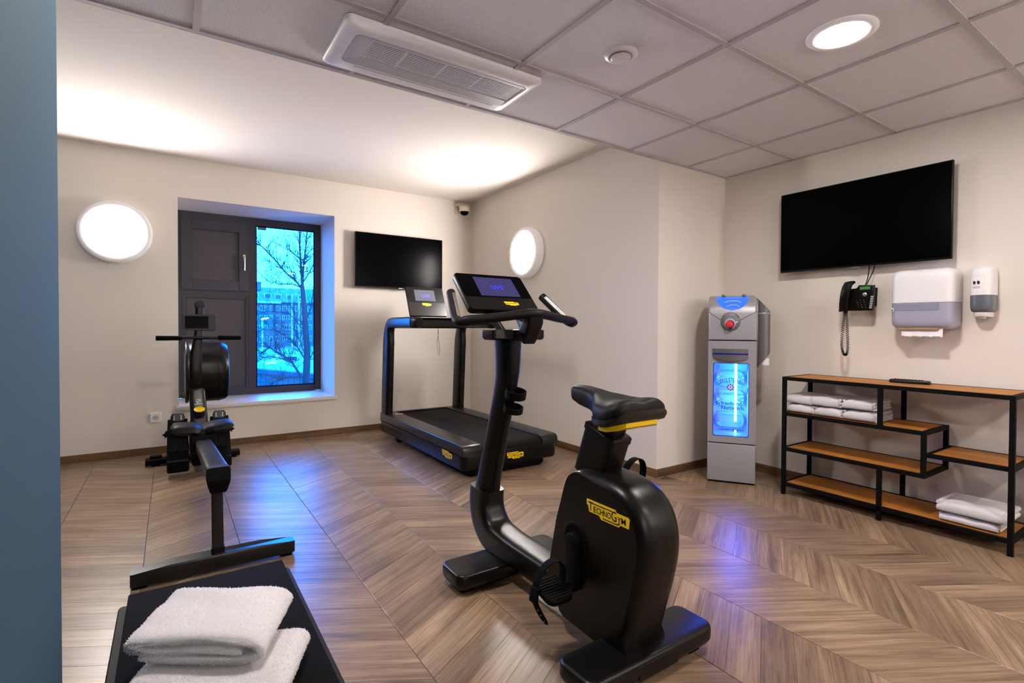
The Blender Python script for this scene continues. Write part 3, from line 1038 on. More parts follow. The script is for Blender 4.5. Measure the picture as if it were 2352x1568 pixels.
# spine tube and boot
sp = catmull([(BX, 1.35, 0.125), (BX, 1.62, 0.128), (BX, 1.86, 0.132), (BX, 1.985, 0.140), (BX, 2.055, 0.190), (BX, 2.085, 0.260), (BX, 2.082, 0.340)], 5)
n = len(sp)
hb_ = [0.055 if p.y < 1.85 else 0.055 + 0.022 * min(1, max(0, (p.y - 1.85) / 0.2)) for p in sp]
ha_ = [0.068 - 0.006 * max(0, (p.z - 0.14) / 0.2) for p in sp]
B().sweep(sp, ha_, hb_, e=4.6, n=32).build('spine_tube', M['black'], bk)
co = catmull([(BX, 2.085, 0.300), (BX, 2.045, 0.44), (BX, 1.975, 0.66), (BX, 1.925, 0.82), (BX, 1.905, 0.92), (BX, 1.905, 1.05)], 5)
B().sweep(co, [0.054 - 0.012 * math.sin(PI * min(1, i / (len(co) - 1))) for i in range(len(co))],
          [0.068 - 0.010 * math.sin(PI * min(1, i / (len(co) - 1))) for i in range(len(co))], e=2.3, n=28).build('column', M['blacksat'], bk)
B().sweep([co[-7], co[-6]], 0.0465, 0.0625, e=2.3, n=28).build('column_seam', M['black'], bk)
# cup rings
for zc, rr, hh, bot in ((0.808, 0.047, 0.017, False), (0.740, 0.044, 0.013, True)):
    c = B()
    TLT = Matrix.Translation((BX, 1.842 + (0.018 if bot else 0), zc)) @ Matrix.Rotation(0.27, 4, 'X')
    pr = [(rr - 0.005, hh), (rr, hh - 0.001), (rr, -hh), (rr - 0.005, -hh)]
    if bot:
        c.lathe(pr + [(0.001, -hh)], 36, xf=TLT, cap=False)
        c.lathe([(rr - 0.005, -hh + 0.003), (rr - 0.005, hh)], 36, xf=TLT, cap=False)
    else:
        c.lathe(pr + [pr[0]], 36, xf=TLT, cap=False)
    c.box(-0.012, 0.012, rr - 0.004, 0.08, -hh, hh * 0.4, 0.002, 1, xf=TLT)
    c.build('cup_ring', M['blackmatte'], bk)
# tray under the console
ty = B()
ty.rrect(BX, 1.86, 0.135, 0.055, 0.02, [(0.012, 1.043), (0.003, 1.048), (0, 1.056), (0, 1.084), (0.003, 1.087)], 6)
ty.build('tray', M['black'], bk)
tb = B()
tb.rrect(BX - 0.085, 1.805 + 0.002, 0.044, 0.006, 0.003, [(0, 1.052), (0, 1.088)], 4)
tb.build('tray_pad', M['bronze'], bk)
# clamp bracket between column and handlebar
B().sweep([(BX, 1.765, 1.045), (BX, 1.745, 1.075), (BX, 1.715, 1.125), (BX, 1.698, 1.170)], [0.032, 0.036, 0.037, 0.036], [0.03, 0.032, 0.028, 0.012], e=7, n=28).build('bar_clamp', M['blacksat'], bk)
B().box(BX - 0.03, BX + 0.03, 1.75, 1.90, 1.04, 1.075, 0.008, 2).build('neck', M['black'], bk)
nk = B()
for dx in (-0.075, 0.075):
    nk.sweep([(BX + dx * 0.8, 1.85, 1.07), (BX + dx, 1.955, 1.175)], 0.008, 0.02, e=5, n=16)
nk.box(BX - 0.07, BX + 0.07, 1.93, 1.985, 1.14, 1.185, 0.01, 2)
nk.build('console_support', M['blacksat'], bk)
# handlebar
hp = catmull([(0.962, 1.80, 1.120), (0.985, 1.785, 1.127), (1.08, 1.752, 1.136), (1.19, 1.712, 1.151), (BX, 1.700, 1.155), (1.31, 1.712, 1.151), (1.42, 1.752, 1.138), (1.52, 1.787, 1.128), (1.545, 1.80, 1.120)], 5)
hbar = B().tube(hp, [0.0175 + 0.002 * math.sin(PI * i / (len(hp) - 1)) for i in range(len(hp))], 14).build('handlebar', M['leather'], bk)
for sgn in (-1, 1):
    hx0 = BX + sgn * 0.295
    hn = catmull([(hx0 - sgn * 0.035, 1.782, 1.124), (hx0 - sgn * 0.005, 1.812, 1.118), (hx0 - sgn * 0.008, 1.855, 1.135), (hx0 - sgn * 0.03, 1.925, 1.196), (hx0 - sgn * 0.046, 1.972, 1.238), (hx0 - sgn * 0.05, 1.985, 1.250)], 5)
    hg = B().tube(hn, [0.0195] * (len(hn) - 2) + [0.016, 0.007], 14).build('horn_grip', M['leather'], bk)
    d = (hn[-6] - hn[9]).normalized()
    sdv = Vector((-sgn * 0.3, -0.75, 0.6))
    sdv = (sdv - d * sdv.dot(d)).normalized()
    pl = B()
    a, b = hn[9] + sdv * 0.0125, hn[-7] + sdv * 0.0125
    lat = d.cross(sdv)
    for o_ in (-0.0055, 0.0, 0.0055):
        pl.tube([a + lat * o_ + sdv * (0.0065 if o_ == 0 else 0.004), b + lat * o_ + sdv * (0.0065 if o_ == 0 else 0.004)], 0.003, 8)
    tag(pl.build('pulse_sensor', M['chrome'], hg), 'ribbed steel pulse plate')
# console
cu_ = Vector((0, 0.16, 0.165)).normalized()
cn = Vector((0, -0.165, 0.16)).normalized()
CX = MX((1.238, 1.980, 1.2595), (1, 0, 0), cu_, cn)
B_ = B()
B_.rrect(0, 0, 0.181, 0.117, 0.018, [(0.012, -0.034), (0.002, -0.03), (0, -0.024), (0, -0.003), (0.0015, 0.0)], 6, xf=CX)
con = B_.build('console', M['blacksat'], bk)
B().rrect(0, 0.038, 0.178, 0.076, 0.016, [(0, 0), (0.0003, 0.0008)], 6, xf=CX).build('screen_glass', M['screen'], con)
scx = B().box(-0.093, 0.117, -0.030, 0.094, 0.0005, 0.0014, xf=CX)
scr = scx.build('lit_screen', M['scr_bike'], con)
tx = B()
add_text(tx, 'LIVE', 0.036, 0.012, 0.016, CX @ Matrix.Translation((0, 0, 0.0020)), width=0.062, bold=0.0008, align='CENTER')
tx.build('screen_text', M['livetext'], con, flat=True)
bd_ = B().poly([(x * 0.074 + 0.008, y * 0.024 - 0.090) for x, y in BADGE], 0.0005, 0.0018, xf=CX).build('badge', M['yellow'], con)
tx = B()
add_text(tx, 'TECHNOGYM', 0.0095, 0.0118, -0.0805, CX @ Matrix.Translation((0, 0, 0.0021)), width=0.066)
tx.build('badge_lettering', M['ink'], con, flat=True)
B().box(-0.07, 0.06, -0.121, -0.108, -0.02, 0.0012, 0.002, 1, xf=CX).build('stop_recess', M['dark'], con)
# flywheel housing
pf = catmull([(1.500, 0.185), (1.478, 0.285), (1.452, 0.395), (1.425, 0.475), (1.402, 0.545), (1.378, 0.585), (1.335, 0.606), (1.26, 0.612), (1.17, 0.606), (1.105, 0.585), (1.053, 0.535), (1.026, 0.465), (1.024, 0.39), (1.042, 0.30), (1.070, 0.20), (1.096, 0.10)], 3) + [Vector((1.100, 0.062)), Vector((1.25, 0.058)), Vector((1.40, 0.062)), Vector((1.425, 0.075)), Vector((1.47, 0.135))]


def inset(poly, d):
    n = len(poly)
    out = []
    for i in range(n):
        a, b, c = poly[i - 1], poly[i], poly[(i + 1) % n]
        t = (Vector((c[0] - a[0], c[1] - a[1]))).normalized()
        nn = Vector((-t.y, t.x))
        w = max(0.25, min(1.0, (1.36 - b[0]) / 0.12))
        if b[1] < 0.12:
            w = 0.15
        out.append((b[0] + nn.x * d * w, b[1] + nn.y * d * w))
    return out


ar = sum(pf[i][0] * pf[(i + 1) % len(pf)][1] - pf[(i + 1) % len(pf)][0] * pf[i][1] for i in range(len(pf)))
sg = 1 if ar > 0 else -1
LY = [(0.038, -0.091), (0.032, -0.0910), (0.027, -0.0898), (0.017, -0.083), (0.008, -0.071), (0.002, -0.054), (0.0, -0.035), (0.0, 0.035), (0.002, 0.054), (0.008, 0.071), (0.017, 0.083), (0.027, 0.0898), (0.032, 0.091), (0.038, 0.091)]
hs = B().rings([[(BX + x, p[0], p[1]) for p in inset(pf, d * sg)] for d, x in LY])
body = hs.build('flywheel_housing', M['black'], bk, ang=50)
se = B()
li = inset(pf, 0.033 * sg)
se.tube([(BX - 0.0908, p[0], p[1]) for p in li[6:44]], 0.0011, 5)
se.build('cover_seam', M['dark'], body)
SIDE = MX((BX - 0.0912, 0, 0), (0, -1, 0), (0, 0, 1), (-1, 0, 0))       # x runs towards the viewer, y up, z out of the left flank
badge(bk, MX((BX - 0.0915, 1.277, 0.476), (0, -1, 0), (0, 0, 1), (-1, 0, 0)), 0.192, 0.050)
# crank recess, cranks and pedals
for sgn, up in ((-1, False), (1, True)):
    XS = MX((BX + sgn * 0.091, 1.333, 0.363), (0, -1, 0), (0, 0, 1), (sgn, 0, 0))
    B().lathe([(0.066, 0.0), (0.062, 0.003), (0.054, 0.0035), (0.05, 0.001), (0, 0.001)], 40, xf=XS).build('crank_recess', M['blackmatte'], bk)
    q = B()
    L = 0.148
    dirz = 1 if up else -1
    th = [i * PI / 12 for i in range(13)]
    pts = [(0.031 * math.cos(a), -dirz * (-0.031 * math.sin(a))) for a in th] + [(-0.022 * math.cos(a), dirz * (L + 0.022 * math.sin(a))) for a in th]
    pts = [(p[0], p[1] if i < 13 else p[1]) for i, p in enumerate(pts)]
    pts = [(0.031 * math.cos(a), -dirz * 0.031 * math.sin(a)) for a in th] + [(-0.024 * math.cos(a), dirz * (L + 0.024 * math.sin(a))) for a in th]
    q.poly(pts, 0.004, 0.026, 0.006, 3, xf=XS)
    q.lathe([(0.022, 0.026), (0.022, 0.0275), (0.02, 0.028), (0.0, 0.028)], 28, xf=XS)
    crank = q.build('crank', M['blackmatte'], bk)
    px, py, pz = BX + sgn * 0.197, 1.325, 0.363 + dirz * L + (0.01 if not up else 0)
    tl_ = Matrix.Translation((px, py, pz)) @ Matrix.Rotation(0.25, 4, 'X')
    pe = B()
    pe.rrect(0, 0, 0.052, 0.058, 0.03, [(0.006, -0.014), (0, -0.008), (0, 0.006), (0.004, 0.010)], 6, xf=tl_)
    pe.tube([(px - sgn * 0.08, py, pz), (px, py, pz)], 0.008)
    ped = pe.build('pedal', M['blackmatte'], bk)
    gr = B()
    for i in range(9):
        gr.box(-0.044, 0.044, -0.046 + i * 0.0115 - 0.0022, -0.046 + i * 0.0115 + 0.0022, 0.009, 0.012, xf=tl_)
    tag(gr.build('grip_ribs', M['bronze'], ped, flat=True), 'ribbed grey tread')
    st = B()
    arc = [(0.058 * math.cos(a) * (1.0 if math.sin(a) < 0.5 else 1.0), 0.025 + 0.0 * a, -0.012 + 0.108 * math.sin(a) ** 0.8) for a in [PI * i / 20 for i in range(21)]]
    st.sweep([tl_ @ Vector(p) for p in arc], 0.016, 0.0018, side=(0, 1, 0), e=4, n=12)
    if not up:
        tail = catmull([tl_ @ Vector(p) for p in ((-0.058, 0.022, 0.0), (-0.064, 0.010, -0.025), (-0.05, -0.008, -0.062), (-0.022, -0.025, -0.108))], 5)
        st.sweep(tail, [0.010] * (len(tail) - 3) + [0.009, 0.007, 0.003], 0.0015, side=(0.76, -0.65, 0), e=3, n=10)
        st.sweep([tl_ @ Vector((-0.060, 0.022, 0.012)), tl_ @ Vector((-0.061, 0.018, -0.04))], 0.02, 0.006, side=(0, 1, 0), e=5, n=12)
    st.build('strap', M['rubber'], ped)
    if not up:
        hl = B()
        for k_ in (0.45, 0.62, 0.78, 0.88):
            p = tail[int(k_ * (len(tail) - 1))]
            hl.box(-0.0045, 0.0045, -0.0022, 0.0022, -0.0018, 0.0018, xf=Matrix.Translation(p) @ Matrix.Rotation(-0.9, 4, 'Y'))
        hl.build('strap_eyelet', M['chrome'], ped)
# saddle post
B().sweep([(BX, 1.335, 0.575), (BX, 1.277, 0.735)], 0.048, 0.070, e=9, n=32).build('post_sleeve', M['black'], bk)
B().sweep([(BX, 1.280, 0.728), (BX, 1.2735, 0.746), (BX, 1.2725, 0.749)], [0.051, 0.051, 0.047], [0.074, 0.074, 0.069], e=9, n=32).build('sleeve_cap', M['black'], bk)
B().sweep([(BX, 1.278, 0.735), (BX, 1.252, 0.80)], 0.034, 0.052, e=8, n=28).build('saddle_post', M['blacksat'], bk)
# saddle: (y, half width, top z, bottom z, dip)
sec = [(1.448, 0.008, 0.870, 0.852, 0), (1.443, 0.024, 0.881, 0.840, 0), (1.428, 0.033, 0.887, 0.830, 0), (1.39, 0.038, 0.888, 0.818, 0), (1.33, 0.043, 0.882, 0.808, 0),
       (1.285, 0.055, 0.877, 0.798, .002), (1.245, 0.086, 0.874, 0.786, .004), (1.20, 0.116, 0.874, 0.779, .007), (1.14, 0.131, 0.879, 0.778, .012), (1.10, 0.132, 0.885, 0.783, .015), (1.065, 0.126, 0.887, 0.792, .014), (1.045, 0.113, 0.881, 0.800, .010), (1.035, 0.092, 0.868, 0.812, .004)]
sec = [((1.33 - (1.33 - y) * 0.739) if y < 1.33 else y, w * (0.94 if y < 1.27 else 1), zt - 0.012 * min(1, max(0, (1.25 - y) / 0.12)), zb + 0.004 * min(1, max(0, (1.25 - y) / 0.12)), dp) for y, w, zt, zb, dp in sec]
secc = []
for i in range(len(sec) - 1):
    for j in range(3):
        t_ = j / 3
        secc.append(tuple(sec[i][k] * (1 - t_) + sec[i + 1][k] * t_ for k in range(5)))
secc.append(sec[-1])
R = []
for y, w, zt, zb, dip in secc:
    ring = []
    zc = (zt + zb) / 2
    for j in range(32):
        a = 2 * PI * j / 32
        c, s_ = math.cos(a), math.sin(a)
        x = w * math.copysign(abs(c) ** 0.62, c)
        z = zc + (zt - zc) * math.copysign(abs(s_) ** 0.55, s_) if s_ > 0 else zc + (zc - zb) * math.copysign(abs(s_) ** 0.4, s_)
        if s_ > 0:
            z -= dip * math.exp(-(x / 0.035) ** 2) * s_
            z -= 0.014 * (abs(x) / 0.13) ** 2.5
        ring.append((BX + x, y, z))
    R.append(ring)
sd = B().rings(R).build('saddle', M['leather'], bk, ang=70)
R2, R3 = [], []
for y, w, zt, zb, dip in secc:
    if y > 1.262:
        continue
    R2.append([(BX + x * (w + 0.004), y - (0.005 if y < 1.13 else 0), z) for x, z in ((-1, zb + 0.012), (-0.99, zb + 0.022), (0.99, zb + 0.022), (1, zb + 0.012), (0.9, zb), (-0.9, zb))])
B().rings(R2).build('saddle_rim', M['bronze'], sd)
yp = B()
yp.rings([[(BX + sx_ * w_, y, z) for sx_, z in ((-1, z1_), (1, z1_), (1, z0_), (-1, z0_))] for y, w_, z0_, z1_ in ((1.262, 0.058, 0.768, 0.788), (1.226, 0.092, 0.764, 0.786), (1.182, 0.102, 0.766, 0.788), (1.145, 0.094, 0.774, 0.796), (1.122, 0.072, 0.786, 0.806))])
tag(yp.build('saddle_plate', M['yellow'], bk), 'yellow plate under the saddle')

# ================================================================== TREADMILL
tm = thing('treadmill', 'black treadmill with upright console standing in the far corner', 'treadmill', (2.14, 4.05, 0))
tx0, tx1, ty0, ty1 = 1.712, 2.572, 3.185, 4.915
b = B()
b.rrect((tx0 + tx1) / 2, (ty0 + ty1) / 2, (tx1 - tx0) / 2, (ty1 - ty0) / 2, 0.06, [(0.02, 0.066), (0.006, 0.072), (0.0, 0.085), (0.0, 0.178), (0.003, 0.184)], 8)
b.build('base', M['blacksat'], tm)
u_ = B()
u_.rrect((tx0 + tx1) / 2, ty0 + 0.36, 0.36, 0.30, 0.06, [(0.02, 0.0), (0, 0.02), (0, 0.068)], 6)
u_.build('undercarriage', M['blackmatte'], tm)
for x in (tx0 + 0.09, tx1 - 0.09):
    w_ = B()
    w_.lathe([(0.03, -0.025), (0.034, -0.02), (0.034, 0.02), (0.03, 0.025)], 20, xf=MX((x, 4.62, 0.0345), (0, 1, 0), (0, 0, 1), (1, 0, 0)))
    w_.box(x - 0.03, x + 0.03, 4.58, 4.66, 0.045, 0.075, 0.004, 1)
    w_.build('wheel', M['rubber'], tm)
for xa, xb_ in ((tx0, 1.872), (2.418, tx1)):
    cxx, hxx = (xa + xb_) / 2, (xb_ - xa) / 2
    sr = B()
    # long rail with a rounded nose at the rear
    pr = [(ty1 - 0.01, 0.172), (ty1 - 0.01, 0.249), (ty0 + 0.05, 0.249), (ty0 + 0.025, 0.245), (ty0 + 0.008, 0.233), (ty0 + 0.0005, 0.214), (ty0 + 0.0005, 0.172)]
    t_ = bmesh.new()
    va = [t_.verts.new((xa, p[0], p[1])) for p in pr]
    vb = [t_.verts.new((xb_, p[0], p[1])) for p in pr]
    t_.faces.new(va)
    t_.faces.new(vb[::-1])
    for i in range(len(pr)):
        j = (i + 1) % len(pr)
        t_.faces.new((va[i], vb[i], vb[j], va[j]))
    bmesh.ops.recalc_face_normals(t_, faces=t_.faces)
    eg = [e_ for e_ in t_.edges if abs(e_.verts[0].co.x - e_.verts[1].co.x) < 1e-6 and max(e_.verts[0].co.z, e_.verts[1].co.z) > 0.2]
    bmesh.ops.bevel(t_, geom=eg, offset=0.007, segments=3, affect='EDGES', profile=0.5)
    sr._merge(t_)
    sr.build('side_rail', M['bronze'], tm)
bl = B()
bp_ = [(4.86, 0.236), (3.30, 0.238), (3.245, 0.234), (3.215, 0.222), (3.198, 0.203), (3.194, 0.186)]
bl.rings([[(1.876, y, z), (2.414, y, z), (2.414, max(y, 3.2) + 0.0, z - 0.02), (1.876, max(y, 3.2), z - 0.02)] for y, z in bp_])
bl.build('running_belt', M['belt'], tm, ang=60)
gp = B()
for x in (1.8735, 2.4165):
    gp.box(x - 0.0022, x + 0.0022, 3.25, 4.87, 0.2, 0.2405)
gp.box(1.872, 2.418, 4.855, 4.875, 0.2, 0.2415)
gp.build('belt_gap', M['dark'], tm, flat=True)
fp = B()
fp.rrect((1.872 + 2.418) / 2, 4.885, 0.274, 0.02, 0.008, [(0, 0.18), (0, 0.247), (0.003, 0.25)], 4)
fp.build('front_cover', M['bronze'], tm)
gl_ = B()
for i, w_ in enumerate((0.016, 0.012, 0.014, 0.010)):
    gl_.box(1.80 + i * 0.021, 1.80 + i * 0.021 + w_, 4.70, 4.745, 0.2491, 0.2497)
gl_.build('printed_mark', M['gold'], tm, flat=True)
# uprights bending into side handrails
for sgn, ux in ((-1, 1.752), (1, 2.532)):
    path = catmull([(ux, 4.825, 0.075), (ux, 4.822, 0.25), (ux, 4.800, 0.60), (ux, 4.775, 0.95), (ux, 4.758, 1.06), (ux, 4.715, 1.118), (ux, 4.64, 1.133), (ux, 4.45, 1.134), (ux, 4.16, 1.134)], 5)
    nn_ = len(path)
    U = B().sweep(path, [0.040] * nn_, [0.085 if p.z < 0.95 else max(0.050, 0.085 - 0.035 * min(1, (p.z - 0.95) / 0.16)) for p in path], e=3.2, n=24)
    U.build('upright', M['blacksat'], tm)
    B().sweep([(ux + 0.004, 4.17, 1.134), (ux + 0.012, 4.10, 1.134), (ux + 0.02, 4.075, 1.132)], [0.041, 0.040, 0.030], [0.052, 0.050, 0.040], e=3, n=24).build('handrail_cap', M['black'], tm)
cbx = B()
cbx.sweep([(1.78, 4.70, 1.130), (2.50, 4.70, 1.130)], 0.07, 0.050, side=(0, 1, 0), e=6, n=28)
cbx.build('cross_beam', M['black'], tm)
tp = B()
tp.box(1.80, 2.49, 4.60, 4.76, 1.179, 1.186, 0.003, 1)
tp.build('beam_shelf', M['bronze'], tm)
for x in (1.90, 2.38):
    B().box(x - 0.04, x + 0.04, 4.605, 4.63, 1.1855, 1.190, 0.001, 1).build('switch_strip', M['chrome'], tm)
tu = Vector((0, 0.13, 0.29)).normalized()
tn = Vector((0, -0.29, 0.13)).normalized()
TX = MX((2.145, 4.765, 1.350), (1, 0, 0), tu, tn)
tc_ = B().rrect(0, 0, 0.200, 0.159, 0.012, [(0.006, -0.03), (0, -0.026), (0, -0.002), (0.0015, 0.0)], 5, xf=TX).build('console', M['bronze'], tm)
B().rrect(0, 0.073, 0.198, 0.085, 0.010, [(0, 0), (0.0003, 0.0008)], 5, xf=TX).build('screen_glass', M['tvframe'], tc_)
B().box(-0.118, 0.100, 0.006, 0.128, 0.0006, 0.0014, xf=TX).build('lit_screen', M['scr_tm'], tc_)
tx = B()
add_text(tx, 'LIVE', 0.044, 0.0, 0.048, TX @ Matrix.Translation((0, 0, 0.002)), width=0.085, bold=0.0014, align='CENTER')
tx.build('screen_text', M['livetext2'], tc_, flat=True)
B().poly([(x * 0.098 - 0.055, y * 0.032 - 0.050) for x, y in BADGE], 0.0005, 0.0018, xf=TX).build('badge', M['yellow'], tc_)
badge(tm, MX((tx0 - 0.0005, 3.515, 0.118), (0, -1, 0), (0, 0, 1), (-1, 0, 0)), 0.165, 0.052)
badge(tm, MX((2.085, ty0 - 0.0008, 0.105), (1, 0, 0), (0, 0, 1), (0, -1, 0)), 0.150, 0.052)
# safety cord
lc = B()
lc.tube(catmull([(2.205, 4.625, 1.10), (2.206, 4.625, 1.03), (2.197, 4.625, 0.96), (2.200, 4.625, 0.87), (2.212, 4.625, 0.815), (2.222, 4.625, 0.86), (2.214, 4.625, 0.95), (2.203, 4.625, 1.02), (2.207, 4.625, 1.10)], 5), 0.0018, 6)
lc.build('safety_cord', M['blackmatte'], tm)

# ================================================================== ROWING MACHINE
RX = 0.172
rw = thing('rowing_machine', 'black rowing machine with round fan housing in front of the window', 'rowing machine', (RX, 3.7, 0))
# rear stabiliser bar, thick in the middle and thin at the tips
pl = [(-0.143, -0.028), (-0.132, -0.034), (0.0, -0.036), (0.35, -0.036), (0.482, -0.034), (0.495, -0.026), (0.495, 0.026), (0.482, 0.034), (0.35, 0.046), (0.0, 0.046), (-0.132, 0.034), (-0.143, 0.026)]
r_ = B()
r_.rings([[(p[0] + (RX - 0.176), 2.640 + p[1] * k, z) for p in pl] for z, k in ((0.012, 0.86), (0.018, 0.98), (0.05, 1.0), (0.062, 0.98), (0.066, 0.9))])
hm = r_.bm
for v in hm.verts:
    if v.co.z > 0.045:
        v.co.z += 0.030 * max(0, 1 - (abs(v.co.x - RX) / 0.32) ** 2) * 0.6
r_.build('rear_stabiliser', M['bronze'], rw)
rf = B()
for x in (-0.115, 0.455):
    rf.rrect(x, 2.640, 0.025, 0.026, 0.01, [(0, 0), (0, 0.014)])
rf.build('rubber_foot', M['rubber'], rw)
B().sweep([(RX, 2.655, 0.062), (RX - 0.004, 2.650, 0.40)], [0.024, 0.023], [0.018, 0.020], e=6, n=24).build('rear_post', M['bronze'], rw)
B().sweep([(RX, 2.655, 0.070), (RX, 2.655, 0.098)], 0.027, 0.023, e=6, n=24).build('post_collar', M['black'], rw)
# seat rail falling towards the window
z_at = lambda y: 0.470 - 0.092 * (y - 2.60)
B().sweep([(RX, 2.600, z_at(2.60) - 0.030), (RX, 4.45, z_at(4.45) - 0.030)], 0.0445, 0.030, e=7, n=28).build('seat_rail', M['rail'], rw)
B().sweep([(RX, 2.590, z_at(2.59) - 0.032), (RX, 2.66, z_at(2.66) - 0.032)], 0.047, 0.034, e=7, n=28).build('rail_end_cap', M['blackmatte'], rw)
rc = B()
rc.rings([[(RX + sx_ * w_, 2.585 + dy, z) for sx_, dy in ((-1, d0), (1, d0), (1, d1), (-1, d1))] for w_, z, d0, d1 in ((0.046, 0.415, 0.0, 0.15), (0.044, 0.40, 0.005, 0.14), (0.034, 0.362, 0.02, 0.11), (0.027, 0.352, 0.03, 0.10))])
rc.build('post_bracket', M['blackmatte'], rw)
# seat
R = []
for i in range(25):
    u0 = i / 24 * 2 - 1
    x = RX + 0.180 * u0
    edge = (1 - abs(u0) ** 8) ** 0.5 if abs(u0) < 1 else 0.0
    edge = max(edge, 0.04)
    zt = z_at(4.0) + 0.100 + 0.016 * abs(u0) ** 1.5 - 0.020 * math.exp(-(u0 / 0.18) ** 2)
    yd = 0.115 * (0.72 + 0.28 * edge)
    zb = zt - 0.062
    yc = 4.00
    fr = yc - yd + 0.030 * math.exp(-(u0 / 0.2) ** 2)
    ring = []
    for k_, (yy, zz) in enumerate(((fr, .35), (fr + .012, .8), (fr + .04, 1.0), (yc + yd - .03, 1.0), (yc + yd, .6), (yc + yd - .01, .1), (yc, 0), (fr + .02, .0))):
        zmid = (zt + zb) / 2
        z = zb + (zt - zb) * zz
        ring.append((x, yy, zmid + (z - zmid) * edge))
    R.append(ring)
B().rings(R).build('seat', M['leather'], rw, ang=60)
sc_ = B()
sc_.box(RX - 0.075, RX + 0.075, 3.90, 4.10, z_at(4.0) - 0.075, z_at(4.0) + 0.042, 0.012, 2)
sc_.build('seat_carriage', M['blackmatte'], rw)
# foot plates with heel cups
for sgn in (-1, 1):
    cxp = RX + sgn * 0.135
    fpl = B()
    P = [(cxp, 4.36, 0.072), (cxp, 4.42, 0.16), (cxp, 4.50, 0.29), (cxp, 4.55, 0.395)]
    fpl.sweep(P, [0.066, 0.068, 0.066, 0.062], 0.016, e=6, n=24)
    fpl.box(cxp - 0.068, cxp + 0.068, 4.34, 4.52, 0.045, 0.13, 0.015, 2)
    fp_ = fpl.build('foot_plate', M['blackmatte'], rw)
    hc = B()
    hc.sweep([(cxp, 4.515, 0.33), (cxp, 4.545, 0.42), (cxp, 4.552, 0.440)], [0.045, 0.044, 0.034], 0.005, e=5, n=20)
    hcu = hc.build('heel_slider', M['black'], rw)
    dt = B()
    for dx in (-0.022, 0.022):
        for k_, z in enumerate((0.424, 0.412, 0.401)):
            yy = 4.515 + (z - 0.33) / 0.09 * 0.03
            dt.lathe([(0.0042, 0), (0.0042, 0.0012), (0, 0.0012)], 12, xf=MX((cxp + dx, yy - 0.0060, z), (1, 0, 0), (0, 0.3, 0.95), (0, -0.95, 0.3)))
    tag(dt.build('slider_hole', M['white'], hcu), 'pale size holes')
    stp = B()
    arc = [(0.078 * math.cos(a), 0.0, 0.055 * math.sin(a)) for a in [PI * i / 14 for i in range(15)]]
    T_ = Matrix.Translation((cxp, 4.47, 0.30)) @ Matrix.Rotation(1.05, 4, 'X')
    stp.sweep([T_ @ Vector(p) for p in arc], 0.024, 0.002, side=(T_.to_3x3() @ Vector((0, 1, 0))), e=4, n=12)
    stp.poly([(0, 0), (sgn * 0.028, -0.018), (0, -0.034)], -0.01, 0.01, xf=MX((cxp + sgn * 0.068, 4.45, 0.325), (1, 0, 0), (0, 0, 1), (0, -1, 0)))
    stp.build('foot_strap', M['rubber'], rw)
    rbs = B()
    for i in range(4):
        rbs.box(cxp - 0.05 + i * 0.028, cxp - 0.034 + i * 0.028, 4.405, 4.42, 0.185, 0.197, 0.003, 1)
    rbs.build('plate_ribs', M['black'], fp_)
# front stabiliser
fs = B()
fs.sweep([(-0.172, 4.865, 0.034), (0.475, 4.865, 0.034)], 0.045, 0.024, side=(0, 1, 0), e=6, n=20)
fs.rrect(-0.105, 4.87, 0.04, 0.03, 0.015, [(0, 0.04), (0, 0.075), (0.005, 0.08)])
fs.rrect(-0.105, 4.865, 0.03, 0.03, 0.01, [(0, 0), (0, 0.02)])
fs.rrect(0.42, 4.865, 0.03, 0.03, 0.01, [(0, 0), (0, 0.02)])
fs.build('front_stabiliser', M['blackmatte'], rw)
# inclined frame
fr_ = catmull([(RX, 4.43, 0.27), (RX - 0.002, 4.47, 0.41), (RX - 0.010, 4.53, 0.58), (RX - 0.018, 4.60, 0.75), (RX - 0.022, 4.64, 0.86)], 4)
B().sweep(fr_, [0.056 - 0.004 * i / len(fr_) for i in range(len(fr_))], 0.05, e=5, n=28).build('main_frame', M['bronze'], rw)
ba = B()
ba.box(RX - 0.05, RX + 0.05, 4.45, 4.92, 0.05, 0.34, 0.02, 2)
ba.build('lower_housing', M['blackmatte'], rw)
kn = MX((RX - 0.002, 4.418, 0.452), (1, 0, 0), (0, 0.90, 0.43), (0, -0.43, 0.90))
B().lathe([(0.036, -0.02), (0.036, 0.030), (0.034, 0.032)], 32, xf=kn).build('adjustment_knob', M['black'], rw)
tag(B().lathe([(0.0345, 0.031), (0.0345, 0.034), (0.032, 0.036), (0.0, 0.036)], 32, xf=kn).build('knob_cap', M['yellow'], rw), 'yellow knob cap')
em_ = B()
EM = MX((RX - 0.006, 4.452, 0.536), (1, 0, 0), (0, 0.32, 0.947), (0, -0.947, 0.32))
em_.lathe([(0.013, 0.0), (0.016, 0.0), (0.016, 0.001), (0.013, 0.001), (0.013, 0.0)], 24, xf=EM, cap=False)
em_.poly([(-0.011, -0.006), (-0.008, -0.009), (0.011, 0.006), (0.008, 0.009)], 0, 0.001, xf=EM)
em_.box(-0.026, 0.026, -0.024, -0.020, 0, 0.001, xf=EM)
em_.build('emblem', M['white'], rw)
